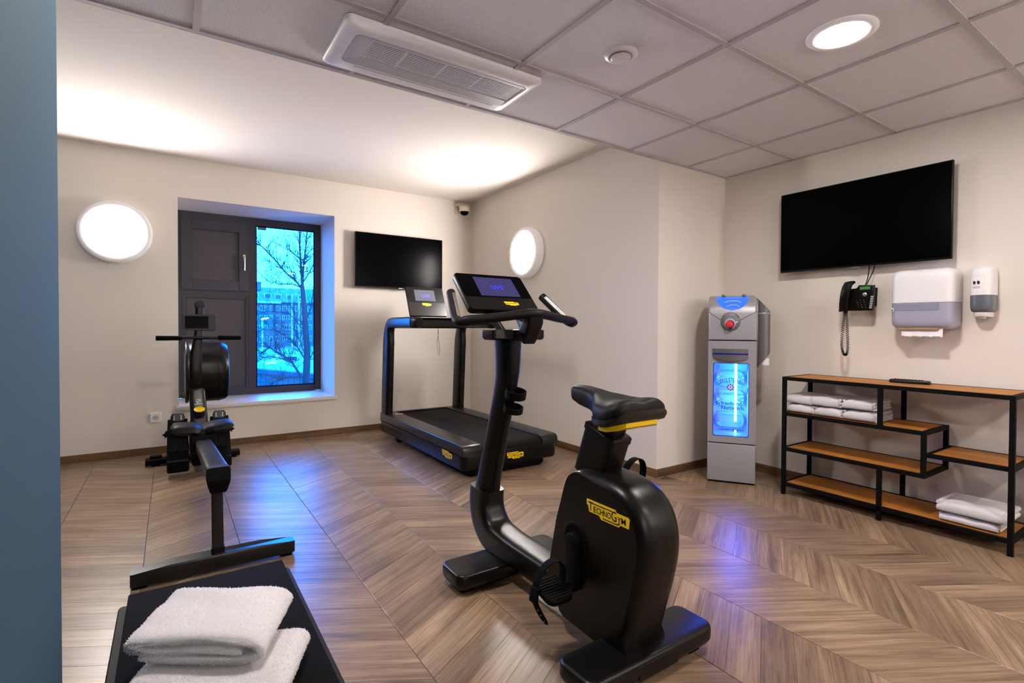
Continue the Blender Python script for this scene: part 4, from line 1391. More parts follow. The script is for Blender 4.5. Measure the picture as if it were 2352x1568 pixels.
# fan housing: a drum to the right of the frame
FH = MX((0.085, 4.70, 0.735), (0, 1, 0), (0, 0, 1), (1, 0, 0))
dr = B()
dr.lathe([(0.0, 0.0), (0.15, 0.0), (0.205, 0.008), (0.228, 0.03), (0.232, 0.06), (0.232, 0.225), (0.224, 0.262), (0.205, 0.284), (0.16, 0.294), (0.0, 0.296)], 56, xf=FH)
dr.build('fan_housing', M['black'], rw)
B().lathe([(0.2335, 0.215), (0.2345, 0.22), (0.2265, 0.262), (0.2070, 0.286), (0.200, 0.284), (0.222, 0.258), (0.2325, 0.215)], 56, xf=FH, cap=False).build('housing_rim', M['blacksat'], rw)
lh = B()
lh.poly([(-0.215, 0.03), (-0.225, -0.06), (-0.16, -0.19), (0.02, -0.228), (0.18, -0.15), (0.215, 0.0), (-0.05, -0.01)], 0.115, 0.282, 0.012, 3, xf=FH)
lh.build('housing_guard', M['blackmatte'], rw)
B().lathe([(0.236, 0.004), (0.239, 0.01), (0.239, 0.018), (0.234, 0.024)], 56, xf=FH, cap=False).build('housing_edge', M['bronze'], rw)
# handle mount, monitor and phone clip
mo = catmull([(0.150, 4.43, 0.665), (0.148, 4.425, 0.76), (0.153, 4.44, 0.90), (0.166, 4.455, 1.0), (0.172, 4.47, 1.10), (0.175, 4.475, 1.20), (0.176, 4.478, 1.262)], 4)
B().sweep(mo, [0.026, 0.034] + [0.040] * 7 + [0.034 - 0.006 * min(1, i / 6) for i in range(len(mo) - 9)], 0.022, e=3.5, n=24).build('monitor_arm', M['blacksat'], rw)
mt = MX((0.176, 4.445, 1.122), (1, 0, 0), (0, 0.1, 0.995), (0, -0.995, 0.1))
mon = B().rrect(0, 0, 0.106, 0.0605, 0.014, [(0.01, -0.02), (0, -0.014), (0, 0.002), (0.002, 0.004)], 6, xf=mt).build('monitor', M['black'], rw)
B().box(-0.092, 0.056, -0.046, 0.046, 0.0035, 0.0047, xf=mt).build('display', M['screen'], mon)
B().lathe([(0.033, -0.02), (0.034, -0.015), (0.034, 0.006), (0.030, 0.010), (0.0, 0.011)], 32, xf=MX((0.176, 4.465, 1.252), (1, 0, 0), (0, 0, 1), (0, -1, 0))).build('arm_knob', M['blacksat'], rw)
hd = B()
hd.tube([(-0.088, 4.420, 1.008), (0.08, 4.412, 1.009), (0.27, 4.412, 1.006), (0.440, 4.420, 1.004)], 0.010, 12)
hdo = hd.build('pull_handle', M['blacksat'], rw)
for a, b_ in ((-0.092, 0.062), (0.292, 0.444)):
    B().tube([(a, 4.420, 1.008), (a + 0.004, 4.420, 1.008), (b_, 4.413, 1.007)], [0.0165, 0.018, 0.0165], 14).build('grip', M['rubber'], hdo)

# ================================================================== BENCH AND ITS TOWELS
bn = thing('workout_bench', 'low flat bench with black woven top at the near left', 'bench', (0.10, 1.25, 0))
ZT = 0.36
B().box(-0.1015, 0.2895, 0.55, 1.741, ZT - 0.022, ZT, 0.004, 2).build('top_mat', M['mat'], bn)
bb = B()
bb.box(-0.098, 0.286, 0.56, 1.725, ZT - 0.06, ZT - 0.022, 0.004, 1)
bb.build('deck', M['blackmatte'], bn)
for xa, xb_ in ((-0.1215, -0.0985), (0.2865, 0.3055)):
    B().rrect((xa + xb_) / 2, 1.14, (xb_ - xa) / 2, 0.575 + 0.002, 0.010, [(0.003, ZT - 0.075), (0, ZT - 0.07), (0, ZT - 0.022), (0.003, ZT - 0.018)], 5).build('side_rail', M['benchrail'], bn)
for yy in (0.75, 1.55):
    l_ = B()
    l_.box(-0.06, 0.25, yy - 0.03, yy + 0.03, ZT - 0.10, ZT - 0.058, 0.005, 1)
    l_.build('cross_bar', M['blackmatte'], bn)
    for xx in (-0.035, 0.225):
        B().box(xx - 0.025, xx + 0.025, yy - 0.03, yy + 0.03, 0.0, ZT - 0.098, 0.005, 1).build('leg', M['blackmatte'], bn)


def fold_towel(name, label, group, path, th, origin, e1, e2, depth, nd=18, seed=1, fluff=9000, wob=0.006, crown=None, taper=None):
    """thick cloth strip: path [(s, z)] is the fold seen from the front, swept along e2; e1 is the direction of s"""
    rg = random.Random(seed)
    P = catmull([(p[0], p[1], 0) for p in path], 8)
    n = len(P)
    out, inn = [], []
    for i in range(n):
        t = (P[min(i + 1, n - 1)] - P[max(i - 1, 0)]).normalized()
        nv = Vector((-t.y, t.x, 0))
        cap = min(1.0, 0.35 + 0.65 * min(i, n - 1 - i) / 3.0)
        out.append(P[i] + nv * th * 0.5 * cap)
        inn.append(P[i] - nv * th * 0.5 * cap)
    outline = out + inn[::-1]
    zmin = min(p.y for p in outline)
    e1, e2 = Vector(e1), Vector(e2)
    rings = []
    for k in range(nd + 1):
        t = k / nd
        ed = min(t, 1 - t) * depth
        sh = 1.0 - 0.30 * max(0, 1 - ed / 0.014) ** 2          # rounded ends
        smid = sum(p.x for p in outline) / len(outline)
        ring = []
        for p in outline:
            s_, z = p.x, p.y
            if taper:
                s_ = smid + (s_ - smid) * taper(t)
            z = zmin + (z - zmin) * (1.0 - 0.10 * max(0, 1 - ed / 0.03) ** 2)
            dy = depth * t
            w = origin[0] + s_ * e1.x + dy * e2.x, origin[1] + s_ * e1.y + dy * e2.y
            wz = wob * (math.sin(9 * s_ * 3 + 11 * t + seed) * 0.5 + math.sin(23 * s_ + 7 * t * 2 + seed * 2) * 0.5)
            lift = min(1.0, (z - zmin) / 0.03)
            ring.append((w[0], w[1], origin[2] + (z - zmin) + wz * lift))
        rings.append(ring)
    tw = B()
    tw.rings(rings)
    c0 = Vector((origin[0] + 0.1 * e1.x + depth / 2 * e2.x, origin[1] + 0.1 * e1.y + depth / 2 * e2.y, origin[2]))
    t = thing(name, label, 'towel', c0, group)
    me_o = tw.build('cloth', M['terry'], t, ang=180)
    if fluff:
        me = me_o.data
        me.calc_loop_triangles()
        tris = [(tr.area, tr.vertices[:], tr.normal.copy()) for tr in me.loop_triangles]
        tot = sum(a[0] for a in tris)
        verts, faces, norms = [], [], []
        for a, vi, nr in tris:
            cnt = a / tot * fluff
            cnt = int(cnt) + (1 if rg.random() < cnt - int(cnt) else 0)
            A, Bv, C_ = (me.vertices[i].co for i in vi)
            for _ in range(cnt):
                u, v = rg.random(), rg.random()
                if u + v > 1:
                    u, v = 1 - u, 1 - v
                p = A + (Bv - A) * u + (C_ - A) * v - nr * 0.0006
                d = (nr + Vector((rg.uniform(-.9, .9), rg.uniform(-.9, .9), rg.uniform(-.9, .9)))).normalized()
                L = rg.uniform(0.0022, 0.0052)
                sd_ = d.orthogonal().normalized()
                sd_.rotate(Matrix.Rotation(rg.uniform(0, 6.28), 3, d))
                w_ = rg.uniform(0.0004, 0.0009)
                q = d.cross(sd_) * rg.uniform(-0.0015, 0.0015)
                b0 = len(verts)
                m_ = p + d * L * 0.6 + q * 0.5
                verts += [p - sd_ * w_, p + sd_ * w_, m_ + sd_ * w_, m_ - sd_ * w_, p + d * L + q * 1.6 - d * L * 0.15]
                faces += [(b0, b0 + 1, b0 + 2, b0 + 3), (b0 + 3, b0 + 2, b0 + 4)]
                norms += [tuple((nr + d * 0.35).normalized())] * 5
        mm = bpy.data.meshes.new('pile')
        mm.from_pydata(verts, [], faces)
        mm.materials.append(M['pile'])
        po = bpy.data.objects.new('pile', mm)
        COL.objects.link(po)
        po.parent = t
        po['kind'] = 'stuff'
    return t


E1 = Vector((0.243, -0.172, 0)).normalized()
E2 = Vector((0.088, 0.185, 0)).normalized()
# upper towel: front left corner at origin; a flattened loop, open towards the viewer
fold_towel('folded_towel', 'white terry towel on top of the pile on the bench', 'towels on the bench',
           [(0.025, 0.010), (0.10, 0.009), (0.19, 0.010), (0.245, 0.014), (0.277, 0.031), (0.260, 0.050), (0.20, 0.0565), (0.11, 0.052), (0.04, 0.046), (0.008, 0.041), (0.004, 0.032), (0.03, 0.0265), (0.09, 0.027), (0.15, 0.0325), (0.20, 0.0335), (0.238, 0.031)],
           0.0150, (-0.080, 1.287, ZT + 0.0545), E1, E2, 0.205, seed=3, fluff=42000, wob=0.004)
fold_towel('folded_towel', 'white terry towel underneath, poking out to the right on the bench', 'towels on the bench',
           [(0.0, 0.009), (0.12, 0.009), (0.24, 0.010), (0.295, 0.014), (0.318, 0.029), (0.306, 0.043), (0.275, 0.041), (0.20, 0.034), (0.10, 0.031), (0.01, 0.0285)],
           0.0185, (-0.100, 1.205, ZT + 0.005), E1, E2, 0.215, seed=8, fluff=32000, wob=0.003)

# ================================================================== WATER DISPENSER
FW = Vector((0.565, -0.825, 0))          # along the front, left to right
FN = Vector((-0.825, -0.565, 0))         # out of the front
FO = Vector((3.196, 2.258, 0))
wd = thing('water_dispenser', 'silver water dispenser with blue lit window standing in the alcove corner', 'water dispenser', tuple(FO + FW * 0.157 - FN * 0.17))
LO = FO - Vector(ORG['water_dispenser'])
# local frame: x along front, y up, z out of the front
FX = MX(tuple(LO), tuple(FW), (0, 0, 1), tuple(FN))
fw, fd = 0.314, 0.34


def fb_(name, m, fn, parent=wd, ang=40, flat=False):
    b = B()
    fn(b)
    return b.build(name, m, parent, local=True, ang=ang, flat=flat)


def fprism(b, pts, z0, z1, bev=0.0, seg=3):
    b.poly(pts, z0, z1, bev, seg, xf=FX)


fb_('plinth', M['dark'], lambda b: b.box(0.006, fw - 0.006, 0.0, 0.014, -fd, -0.012, xf=FX))
fb_('lower_panel', M['silver'], lambda b: b.box(0.0, fw, 0.012, 0.280, -fd, 0.0, 0.006, 3, xf=FX))
fb_('gap_core', M['dark'], lambda b: b.box(0.006, fw - 0.006, 0.27, 0.30, -fd + 0.01, -0.008, xf=FX).box(0.006, fw - 0.006, 0.995, 1.03, -fd + 0.01, -0.008, xf=FX))


# cabinet shell with a lit cavity
GX0, GX1, GZ0, GZ1 = 0.034, 0.268, 0.334, 0.852


def shell(b):
    b.box(0.0, GX0, 0.288, 1.008, -fd, -0.001, 0.005, 2, xf=FX)
    b.box(GX1, fw, 0.288, 1.008, -fd, -0.001, 0.005, 2, xf=FX)
    b.box(GX0 - 0.006, GX1 + 0.006, 0.288, GZ0, -fd, -0.001, 0.004, 2, xf=FX)
    b.box(GX0 - 0.006, GX1 + 0.006, GZ1, 1.008, -fd, -0.001, 0.004, 2, xf=FX)
    b.box(GX0 - 0.006, GX1 + 0.006, GZ0 - 0.01, GZ1 + 0.01, -fd, -fd + 0.012, xf=FX)


fb_('cabinet', M['silver'], shell)


def door_face(b):
    n_ = 6
    R0 = rr_pts(fw / 2, 0.648, fw / 2 - 0.001, 0.360, 0.006, n_)
    R1 = rr_pts((GX0 + GX1) / 2, (GZ0 + GZ1) / 2, (GX1 - GX0) / 2, (GZ1 - GZ0) / 2, 0.012, n_)
    R2 = rr_pts((GX0 + GX1) / 2, (GZ0 + GZ1) / 2, (GX1 - GX0) / 2 - 0.002, (GZ1 - GZ0) / 2 - 0.002, 0.011, n_)
    b.rings([[(p[0], p[1], z) for p in r] for r, z in ((R0, -0.004), (R0, 0.006), (R1, 0.006), (R2, 0.002), (R2, -0.006))], cap0=False, cap1=False, xf=FX)


door = fb_('door', M['silver'], door_face)
fb_('window_gasket', M['blueplastic'], lambda b: b.rings([[(p[0], p[1], z) for p in rr_pts((GX0 + GX1) / 2, (GZ0 + GZ1) / 2, (GX1 - GX0) / 2 - d_, (GZ1 - GZ0) / 2 - d_, 0.011, 5)] for d_, z in ((0.0, 0.0066), (0.004, 0.0066), (0.004, 0.001))], cap0=False, cap1=False, xf=FX), door)


def liner(b):
    for a in ((GX0 + 0.001, GX0 + 0.003, GZ0, GZ1, -0.20, -0.002), (GX1 - 0.003, GX1 - 0.001, GZ0, GZ1, -0.20, -0.002),
              (GX0, GX1, GZ0 + 0.001, GZ0 + 0.003, -0.20, -0.002), (GX0, GX1, GZ1 - 0.003, GZ1 - 0.001, -0.20, -0.002), (GX0, GX1, GZ0, GZ1, -0.205, -0.200)):
        b.box(*a, xf=FX)


fb_('liner', M['liner'], liner)
# moulded bottle shapes on the back of the cavity
bs = B()
for zc, hh in ((0.785, 0.085), (0.640, 0.088), (0.480, 0.085)):
    for d_, z in ((0, -0.198),):
        bs.rrect((GX0 + GX1) / 2, zc - 0.06, (GX1 - GX0) / 2 - 0.012, hh * 0.72, 0.05, [(0.0, -0.199), (0.004, -0.175), (0.014, -0.165), (0.02, -0.172), (0.03, -0.190)], 8, xf=FX)
bs.build('bottle_moulding', M['clear'], wd, local=True)
edge = B()
for zc in (0.745, 0.585):
    for sgn, xe in ((1, GX0 + 0.006), (-1, GX1 - 0.006)):
        pts = catmull([(xe, zc + 0.09, -0.06), (xe + sgn * 0.004, zc + 0.05, -0.06), (xe + sgn * 0.030, zc + 0.016, -0.055), (xe + sgn * 0.062, zc + 0.004, -0.05), (xe + sgn * 0.030, zc - 0.012, -0.055), (xe + sgn * 0.004, zc - 0.045, -0.06)], 5)
        edge.tube(pts, 0.0035, 6, xf=FX)
for z0_, z1_ in ((0.76, 0.835), (0.60, 0.665), (0.42, 0.50)):
    edge.rrect(GX0 + 0.034, (z0_ + z1_) / 2, 0.012, (z1_ - z0_) / 2, 0.006, [(0, -0.08), (0, -0.062), (0.003, -0.06)], 4, xf=FX)
edge.build('inner_racks', M['clear'], wd, local=True)
fb_('led_tube', M['led'], lambda b: b.tube([(0.186, 0.848, -0.10), (0.186, 0.424, -0.10)], 0.0085, 12, xf=FX).tube([(0.186, 0.362, -0.10), (0.186, 0.340, -0.10)], 0.007, 10, xf=FX))
fb_('glass', M['frontglass'], lambda b: b.box(GX0 + 0.002, GX1 - 0.002, GZ0 + 0.002, GZ1 - 0.002, -0.001, 0.001, xf=FX), door)
# print on the glass
pr_ = B()
TXF = FX @ Matrix.Translation((0, 0, 0.0015))
word = 'GEROLSTEINER'
for i, ch in enumerate(word):
    u = (i + 0.5) / len(word) - 0.5
    add_text(pr_, ch, 0.040 * (1 + 0.12 * (1 - abs(u) * 2)), 0.148 + u * 0.165, 0.716 - 0.050 * u * u * 1.6, TXF, width=0.0112 if ch != 'I' else 0.0035, bold=0.0006, align='CENTER', rot=-u * 0.22)
add_text(pr_, 'Das Wasser mit Stern', 0.0175, 0.148, 0.627, TXF, width=0.163, align='CENTER')
add_text(pr_, 'Erfrischend', 0.033, 0.057, 0.556, TXF, width=0.164, bold=0.0005)
add_text(pr_, 'Natürlich.', 0.036, 0.090, 0.523, TXF, width=0.153, bold=0.0005)
add_text(pr_, 'www.gerolsteiner-wasserspender.de', 0.0115, 0.070, 0.379, TXF, width=0.168, bold=0.0004)
# small rampant lion inside the star
lion = [(-.25, -.62), (-.05, -.60), (-.02, -.30), (.14, -.20), (.30, -.50), (.52, -.52), (.42, -.30), (.30, -.02), (.16, .10), (.34, .14), (.52, .02), (.58, .16), (.36, .30), (.14, .34), (.16, .52), (.02, .66), (-.20, .60), (-.34, .42), (-.52, .44), (-.56, .30), (-.30, .26), (-.18, .12), (-.50, .06), (-.52, -.08), (-.20, -.08), (-.16, -.30)]
pr_.poly([(0.148 + p[0] * 0.0125, 0.681 + p[1] * 0.0125) for p in lion], 0, 0.0006, xf=FX @ Matrix.Translation((0, 0, 0.0022)))
pr_.build('print', M['navy'], door, local=True, flat=True)
M['starred'] = mat('violet_red_print', S(120, 30, 110), 0.6)
st_ = B()
sp_ = []
for i in range(16):
    a = PI / 2 + 2 * PI * i / 16
    r0 = 0.030 if i % 2 == 0 else 0.0165
    sp_.append((0.148 + r0 * math.cos(a), 0.681 + r0 * math.sin(a)))
st_.poly(sp_, 0, 0.0004, xf=TXF)
st_.build('star_emblem', M['starred'], door, local=True, flat=True)
fb_('emblem_disc', M['paper'], lambda b: b.lathe([(0.0138, 0.0006), (0.0138, 0.001), (0, 0.001)], 24, xf=TXF @ Matrix.Translation((0.148, 0.681, 0))), door)


# handle bow with a blue band
def bow(z0, z1, out0, out1, x0=0.031, x1=0.259):
    R = []
    for i in range(17):
        u = i / 16 * 2 - 1
        bulge = 0.022 * (1 - u * u)
        x = (x0 + x1) / 2 + (x1 - x0) / 2 * u
        R.append([(x, z0 - (0.022 * (1 - u * u) if z0 < 0.9 else 0), out0), (x, z0 - (0.020 * (1 - u * u) if z0 < 0.9 else 0), out0 + bulge + out1), (x, z1, out0 + bulge + out1 + 0.003), (x, z1, out0)])
    return R


fb_('handle', M['silverdark'], lambda b: b.rings(bow(0.888, 0.953, 0.004, 0.010), xf=FX), door, ang=35)
fb_('handle_band', M['blueplastic'], lambda b: b.rings(bow(0.912, 0.922, 0.006, 0.0115, 0.0305, 0.2595), xf=FX), door, ang=35)


# head of the dispenser: rounded over the top
def dome_sec(x, y0, inset_):
    return [(x, y0, -fd), (x, y0, 0.002 - inset_), (x, 1.19, 0.000 - inset_), (x, 1.235, -0.008 - inset_), (x, 1.275, -0.028 - inset_), (x, 1.305, -0.062 - inset_), (x, 1.327 - inset_, -0.115), (x, 1.336 - inset_, -0.19), (x, 1.336 - inset_, -fd + 0.05), (x, 1.31 - inset_, -fd + 0.008), (x, 1.29 - inset_, -fd)]


fb_('head', M['silver'], lambda b: b.rings([dome_sec(0.0, 1.018, 0.014), dome_sec(0.003, 1.016, 0.006), dome_sec(0.012, 1.016, 0.0), dome_sec(fw - 0.012, 1.016, 0.0), dome_sec(fw - 0.003, 1.016, 0.006), dome_sec(fw, 1.018, 0.014)], xf=FX), ang=30)


def on_head(x, y):
    """z of the head's front skin at height y"""
    prof_ = [(1.016, 0.002), (1.19, 0.0), (1.235, -0.008), (1.275, -0.028), (1.305, -0.062), (1.327, -0.115), (1.336, -0.19)]
    for i in range(len(prof_) - 1):
        if prof_[i][0] <= y <= prof_[i + 1][0]:
            t_ = (y - prof_[i][0]) / (prof_[i + 1][0] - prof_[i][0])
            return prof_[i][1] + t_ * (prof_[i + 1][1] - prof_[i][1])
    return 0.0


def lens_win(b):
    R = []
    for i in range(13):
        y = 1.224 + (1.333 - 1.224) * (i / 12)
        hw = 0.112 * math.sqrt(max(0.0, 1 - ((1.340 - y) / (1.340 - 1.2235)) ** 2)) + 0.0005
        z = on_head(0, y)
        R.append([(0.155 - hw, y, z + 0.0015), (0.155 + hw, y, z + 0.0015), (0.155 + hw, y - 0.004, z - 0.006), (0.155 - hw, y - 0.004, z - 0.006)])
    b.rings(R, xf=FX)


fb_('backlit_window', M['ledsoft'], lens_win)
lr = B()
for y_, a0, a1 in ((1.292, 0.105, 0.215), (1.262, 0.118, 0.205)):
    lr.tube([(a0 + (a1 - a0) * i / 8, y_ - 0.012 * (abs(i / 4 - 1)) ** 2, on_head(0, y_ - 0.012 * (abs(i / 4 - 1)) ** 2) + 0.003) for i in range(9)], 0.0025, 6, xf=FX)
lr.build('window_rim_detail', M['clear'], wd, local=True)
hg_ = B()
for x in (0.10, 0.235):
    hg_.box(x - 0.014, x + 0.014, 1.322, 1.342, -0.15, -0.085, 0.005, 2, xf=FX)
hg_.build('lid_clip', M['silverdark'], wd, local=True)
sm = B()
for p0, p1 in (((0.0, 1.212), (0.118, 1.128)), ((0.192, 1.146), (fw, 1.216))):
    sm.tube([(p0[0] + (p1[0] - p0[0]) * i / 6, p0[1] + (p1[1] - p0[1]) * i / 6, on_head(0, p0[1] + (p1[1] - p0[1]) * i / 6) + 0.0008) for i in range(7)], 0.0017, 6, xf=FX)
sm.build('head_seam', M['navy'], wd, local=True)
M['ledseam'] = emit_mat('lit_blue_seam', (0.12, 0.5, 1.0), 1.6)
fb_('lit_seam', M['ledseam'], lambda b: b.tube([(0.160, 1.127, 0.012), (0.200, 1.150, 0.006)], 0.0028, 6, xf=FX))
# spout shield and red button
fb_('spout_shield', M['silverdark'], lambda b: b.poly([(0.143 + 0.064 * math.cos(a), 1.145 + 0.064 * math.sin(a)) for a in [PI * i / 18 for i in range(19)]] + [(0.082, 1.118), (0.10, 1.092), (0.143, 1.072), (0.186, 1.092), (0.204, 1.118)], -0.002, 0.010, 0.006, 3, xf=FX))
fb_('spout_hub', M['silver'], lambda b: b.lathe([(0.040, 0.009), (0.038, 0.016), (0.030, 0.018), (0.0, 0.018)], 36, xf=FX @ Matrix.Translation((0.140, 1.128, 0))))
fb_('spout', M['blueplastic'], lambda b: b.lathe([(0.026, 0.018), (0.026, 0.038), (0.022, 0.042), (0, 0.042)], 28, xf=FX @ Matrix.Translation((0.142, 1.127, 0))).box(0.131, 0.153, 1.090, 1.112, 0.014, 0.034, 0.003, 1, xf=FX))
tag(fb_('tap_button', M['red'], lambda b: b.lathe([(0.0235, 0.040), (0.0235, 0.060), (0.019, 0.066), (0.0, 0.068)], 32, xf=FX @ Matrix.Translation((0.138, 1.125, 0)))), 'round red tap button')
ap = [(0.033, 1.0185), (0.075, 1.060), (0.11, 1.078), (0.157, 1.083), (0.204, 1.078), (0.24, 1.060), (0.28, 1.0185)]
fb_('lower_apron', M['silver'], lambda b: b.poly(ap, 0.0005, 0.0032, 0.0015, 1, xf=FX))
# cup dispenser tube on the right flank
CT = FX @ Matrix.Translation((fw + 0.048, 0, -0.115))


def tubecut(b):
    rr = 0.044
    rings_ = []
    for k_, (bot) in enumerate((True, False, None)):
        ring = []
        for i in range(28):
            a = 2 * PI * i / 28
            x, z = rr * math.cos(a), rr * math.sin(a)
            if k_ == 0:
                y = 0.870 + 0.055 * (x / rr)
            elif k_ == 1:
                y = 1.205
            else:
                y = 1.262 - 0.050 * (x / rr)
            ring.append((x, y, z))
        rings_.append(ring)
    b.rings(rings_, xf=CT)
    b.box(-0.05, -0.034, 0.82, 1.30, -0.03, 0.03, 0.004, 1, xf=CT)


cdp = fb_('cup_dispenser', M['silverdark'], tubecut, ang=50)
fb_('collar', M['silver'], lambda b: b.lathe([(0.044, 0), (0.0455, 0.002), (0.0455, 0.010), (0.044, 0.012)], 28, xf=CT @ MX((0, 1.196, 0), (1, 0, 0), (0, 0, -1), (0, 1, 0)), cap=False), cdp)
M['cupclear'] = glass_mat('clear_cup', (0.95, 0.95, 0.95, 1))
fb_('plastic_cup', M['white'], lambda b: b.lathe([(0.030, 0), (0.032, 0.05), (0.034, 0.05), (0.032, 0.0)], 20, xf=CT @ MX((0.008, 0.838, 0), (1, 0, 0), (0, 0, -1), (0, 1, 0)), cap=False), cdp)

# ================================================================== SHELF UNIT
su = thing('shelf_unit', 'open shelf with black metal frame and stepped oak boards', 'shelf', (3.55, 1.255, 0))
sx0, sx1 = 3.365, 3.722
syL, syR, syM, syS = 1.816, 0.690, 1.256, 1.050
tw_ = 0.0225
H1, H2, H3, H4, H5 = 0.779, 0.546, 0.314, 0.431, 0.082


def post(x, y, z0, z1):
    B().box(x - tw_ / 2, x + tw_ / 2, y - tw_ / 2, y + tw_ / 2, z0, z1, 0.0012, 1).build('post', M['blackmatte'], su, flat=True)


def rail(x0, x1, y0, y1, z):
    B().box(x0, x1, y0, y1, z - tw_, z, 0.0012, 1).build('rail', M['blackmatte'], su, flat=True)


for x in (sx0 + tw_ / 2, sx1 - tw_ / 2):
    for y in (syL - tw_ / 2, syR + tw_ / 2):
        post(x, y, 0, H1 - tw_ - 0.0002)
    post(x, syM, H2 + 0.0002, H1 - tw_ - 0.0002)
    post(x, syM, 0.0, H3 - tw_ - 0.0002)
    post(x, syS, H3 + 0.0002, H2 - tw_ - 0.0002)


def level(yA, yB, z, edgeL, edgeR):
    e0 = tw_ + 0.0002
    for x in (sx0, sx1 - tw_):
        rail(x, x + tw_, yA + (0 if edgeR else e0), yB - (0 if edgeL else e0), z)
    rail(sx0 + e0, sx1 - e0, yA, yA + tw_, z)
    rail(sx0 + e0, sx1 - e0, yB - tw_, yB, z)
    B().box(sx0 + e0, sx1 - e0, yA + e0, yB - e0, z - 0.019, z - 0.001, 0.0008, 1).build('shelf_board', M['shelfwood'], su, flat=True).data


level(syR, syL, H1, True, True)
level(syS - tw_ / 2, syL, H2, False, True)
level(syS - tw_ / 2, syL, H3, False, True)
level(syR, syS - tw_ / 2 - 0.0005, H4, True, False)
level(syR, syL, H5, False, False)
# the grain of the boards runs along the shelf (local X of the material = scene Y)
for o in list(su.children):
    if o.name.startswith('shelf_board'):
        c = sum((v.co for v in o.data.vertices), Vector()) / len(o.data.vertices)
        for v in o.data.vertices:
            d = v.co - c
            v.co = Vector((d.y, -d.x, d.z))
        o.location = c
        o.rotation_euler.z = PI / 2

# remote
rmx = MX((3.61, 1.195, H1), (0.12, -0.99, 0), (0.99, 0.12, 0), (0, 0, 1))
t = thing('remote_control', 'long black remote control lying on the top board', 'remote control', (3.61, 1.195, H1))
B().rrect(0, 0, 0.098, 0.023, 0.012, [(0.004, 0.0003), (0, 0.004), (0, 0.014), (0.004, 0.019), (0.01, 0.020)], 6, xf=rmx).build('casing', M['black'], t)
bt = B()
for i in range(9):
    for j in (-1, 0, 1):
        bt.rrect(-0.07 + i * 0.016, j * 0.0125, 0.0055, 0.0042, 0.002, [(0, 0.0195), (0, 0.0214), (0.001, 0.022)], 3, xf=rmx)
bt.build('buttons', M['rubber'], t)


# shelf towels: tightly folded, fold towards the room
def shelf_towel(label, y0, y1, zb, zt, x0, depth, seed, group, layers=3):
    th = (zt - zb) / layers * 0.96
    rg = random.Random(seed)
    ym = (y0 + y1) / 2
    t = thing('rolled_towel' if layers == 2 else 'folded_towel', label, 'towel', (x0 + depth / 2, ym, zb), group)
    hh = (zt - zb) / 2
    R = []
    W_ = (y1 - y0) / 2 - 0.004
    for k in range(15):
        u = k / 14 * 2 - 1
        e_ = max(0.55, (1 - abs(u) ** 7) ** 0.5 if abs(u) < 1 else 0.55)
        ring = []
        for j in range(36):
            a = 2 * PI * j / 36
            c, s_ = math.cos(a), math.sin(a)
            xx = depth / 2 * math.copysign(abs(c) ** 0.45, c)
            zz = hh * math.copysign(abs(s_) ** 0.5, s_)
            if c > 0.2:                                      # back edge: open layers
                zz *= 0.96
            wob = 0.0025 * math.sin(3 * u + seed + 2 * xx * 30) + 0.002 * math.sin(7 * u + seed * 1.7)
            z = hh + zz * (e_ if s_ > 0 else 1.0) + (wob if s_ > 0 else 0)
            ring.append((x0 + depth / 2 + xx * (0.985 if abs(u) > 0.99 else 1) + 0.002 * math.sin(5 * u + seed), ym + W_ * u * (1 + 0.012 * math.sin(a * 2 + seed)), zb + max(z, 0)))
        R.append(ring)
    B().rings(R).build('cloth', M['terry'], t, ang=75)
    ly = B()
    for s2 in (-1, 1):
        yy = ym + s2 * (W_ + 0.001)
        for q in range(layers):
            zc = zb + (zt - zb) * (q + 0.5) / layers
            ly.sweep([(x0 + 0.03, yy, zc), (x0 + depth * 0.5, yy + 0.001 * rg.uniform(-1, 1), zc + 0.001), (x0 + depth * (0.9 + 0.12 * rg.random()), yy, zc)], th * 0.40, [th * 0.36, th * 0.40, th * 0.42], side=(0, 1, 0), e=2.2, n=12)
    for q in range(layers):
        zc = zb + (zt - zb) * (q + 0.5) / layers
        dx = rg.uniform(0, 0.02)
        ly.sweep([(x0 + depth - 0.012 + dx, ym - W_ * 0.93, zc), (x0 + depth - 0.010 + dx, ym, zc + 0.002), (x0 + depth - 0.012 + dx, ym + W_ * 0.93, zc)], 0.016, th * 0.44, side=(1, 0, 0), e=2.4, n=12)
    ly.build('fold_layers', M['terry'], t)
    return t


G1 = 'small towels on the upper left board'
zb0 = H2 + 0.0004
st6 = [('white towel at the bottom left, next to the corner post', 1.637, 1.797, zb0, zb0 + 0.056), ('white towel at the bottom middle of the six', 1.472, 1.629, zb0, zb0 + 0.057), ('white towel at the bottom right, behind the middle post', 1.288, 1.462, zb0, zb0 + 0.059),
       ('white towel at the top left, next to the corner post', 1.650, 1.803, zb0 + 0.058, zb0 + 0.118), ('white towel at the top middle of the six', 1.482, 1.642, zb0 + 0.0605, zb0 + 0.122), ('white towel at the top right, behind the middle post', 1.300, 1.468, zb0 + 0.0655, zb0 + 0.122)]
for i, (lb, a, b_, c, d) in enumerate(st6):
    shelf_towel(lb + ', upper shelf board', a, b_, c, d, 3.391, (0.25, 0.235, 0.25)[i % 3], i + 1, G1)
G2 = 'large towels on the bottom board'
shelf_towel('lower white towel of the pair on the bottom shelf board', 0.752, 0.992, H5 + 0.0004, H5 + 0.040, 3.400, 0.24, 11, G2, 2)
shelf_towel('upper white towel of the pair on the bottom shelf board', 0.728, 1.000, H5 + 0.0455, H5 + 0.104, 3.396, 0.25, 14, G2, 2)

# ================================================================== TELEPHONE
tp_ = thing('wall_telephone', 'black wall telephone with green display hanging beneath the television', 'telephone', (XC, 1.48, 1.30))
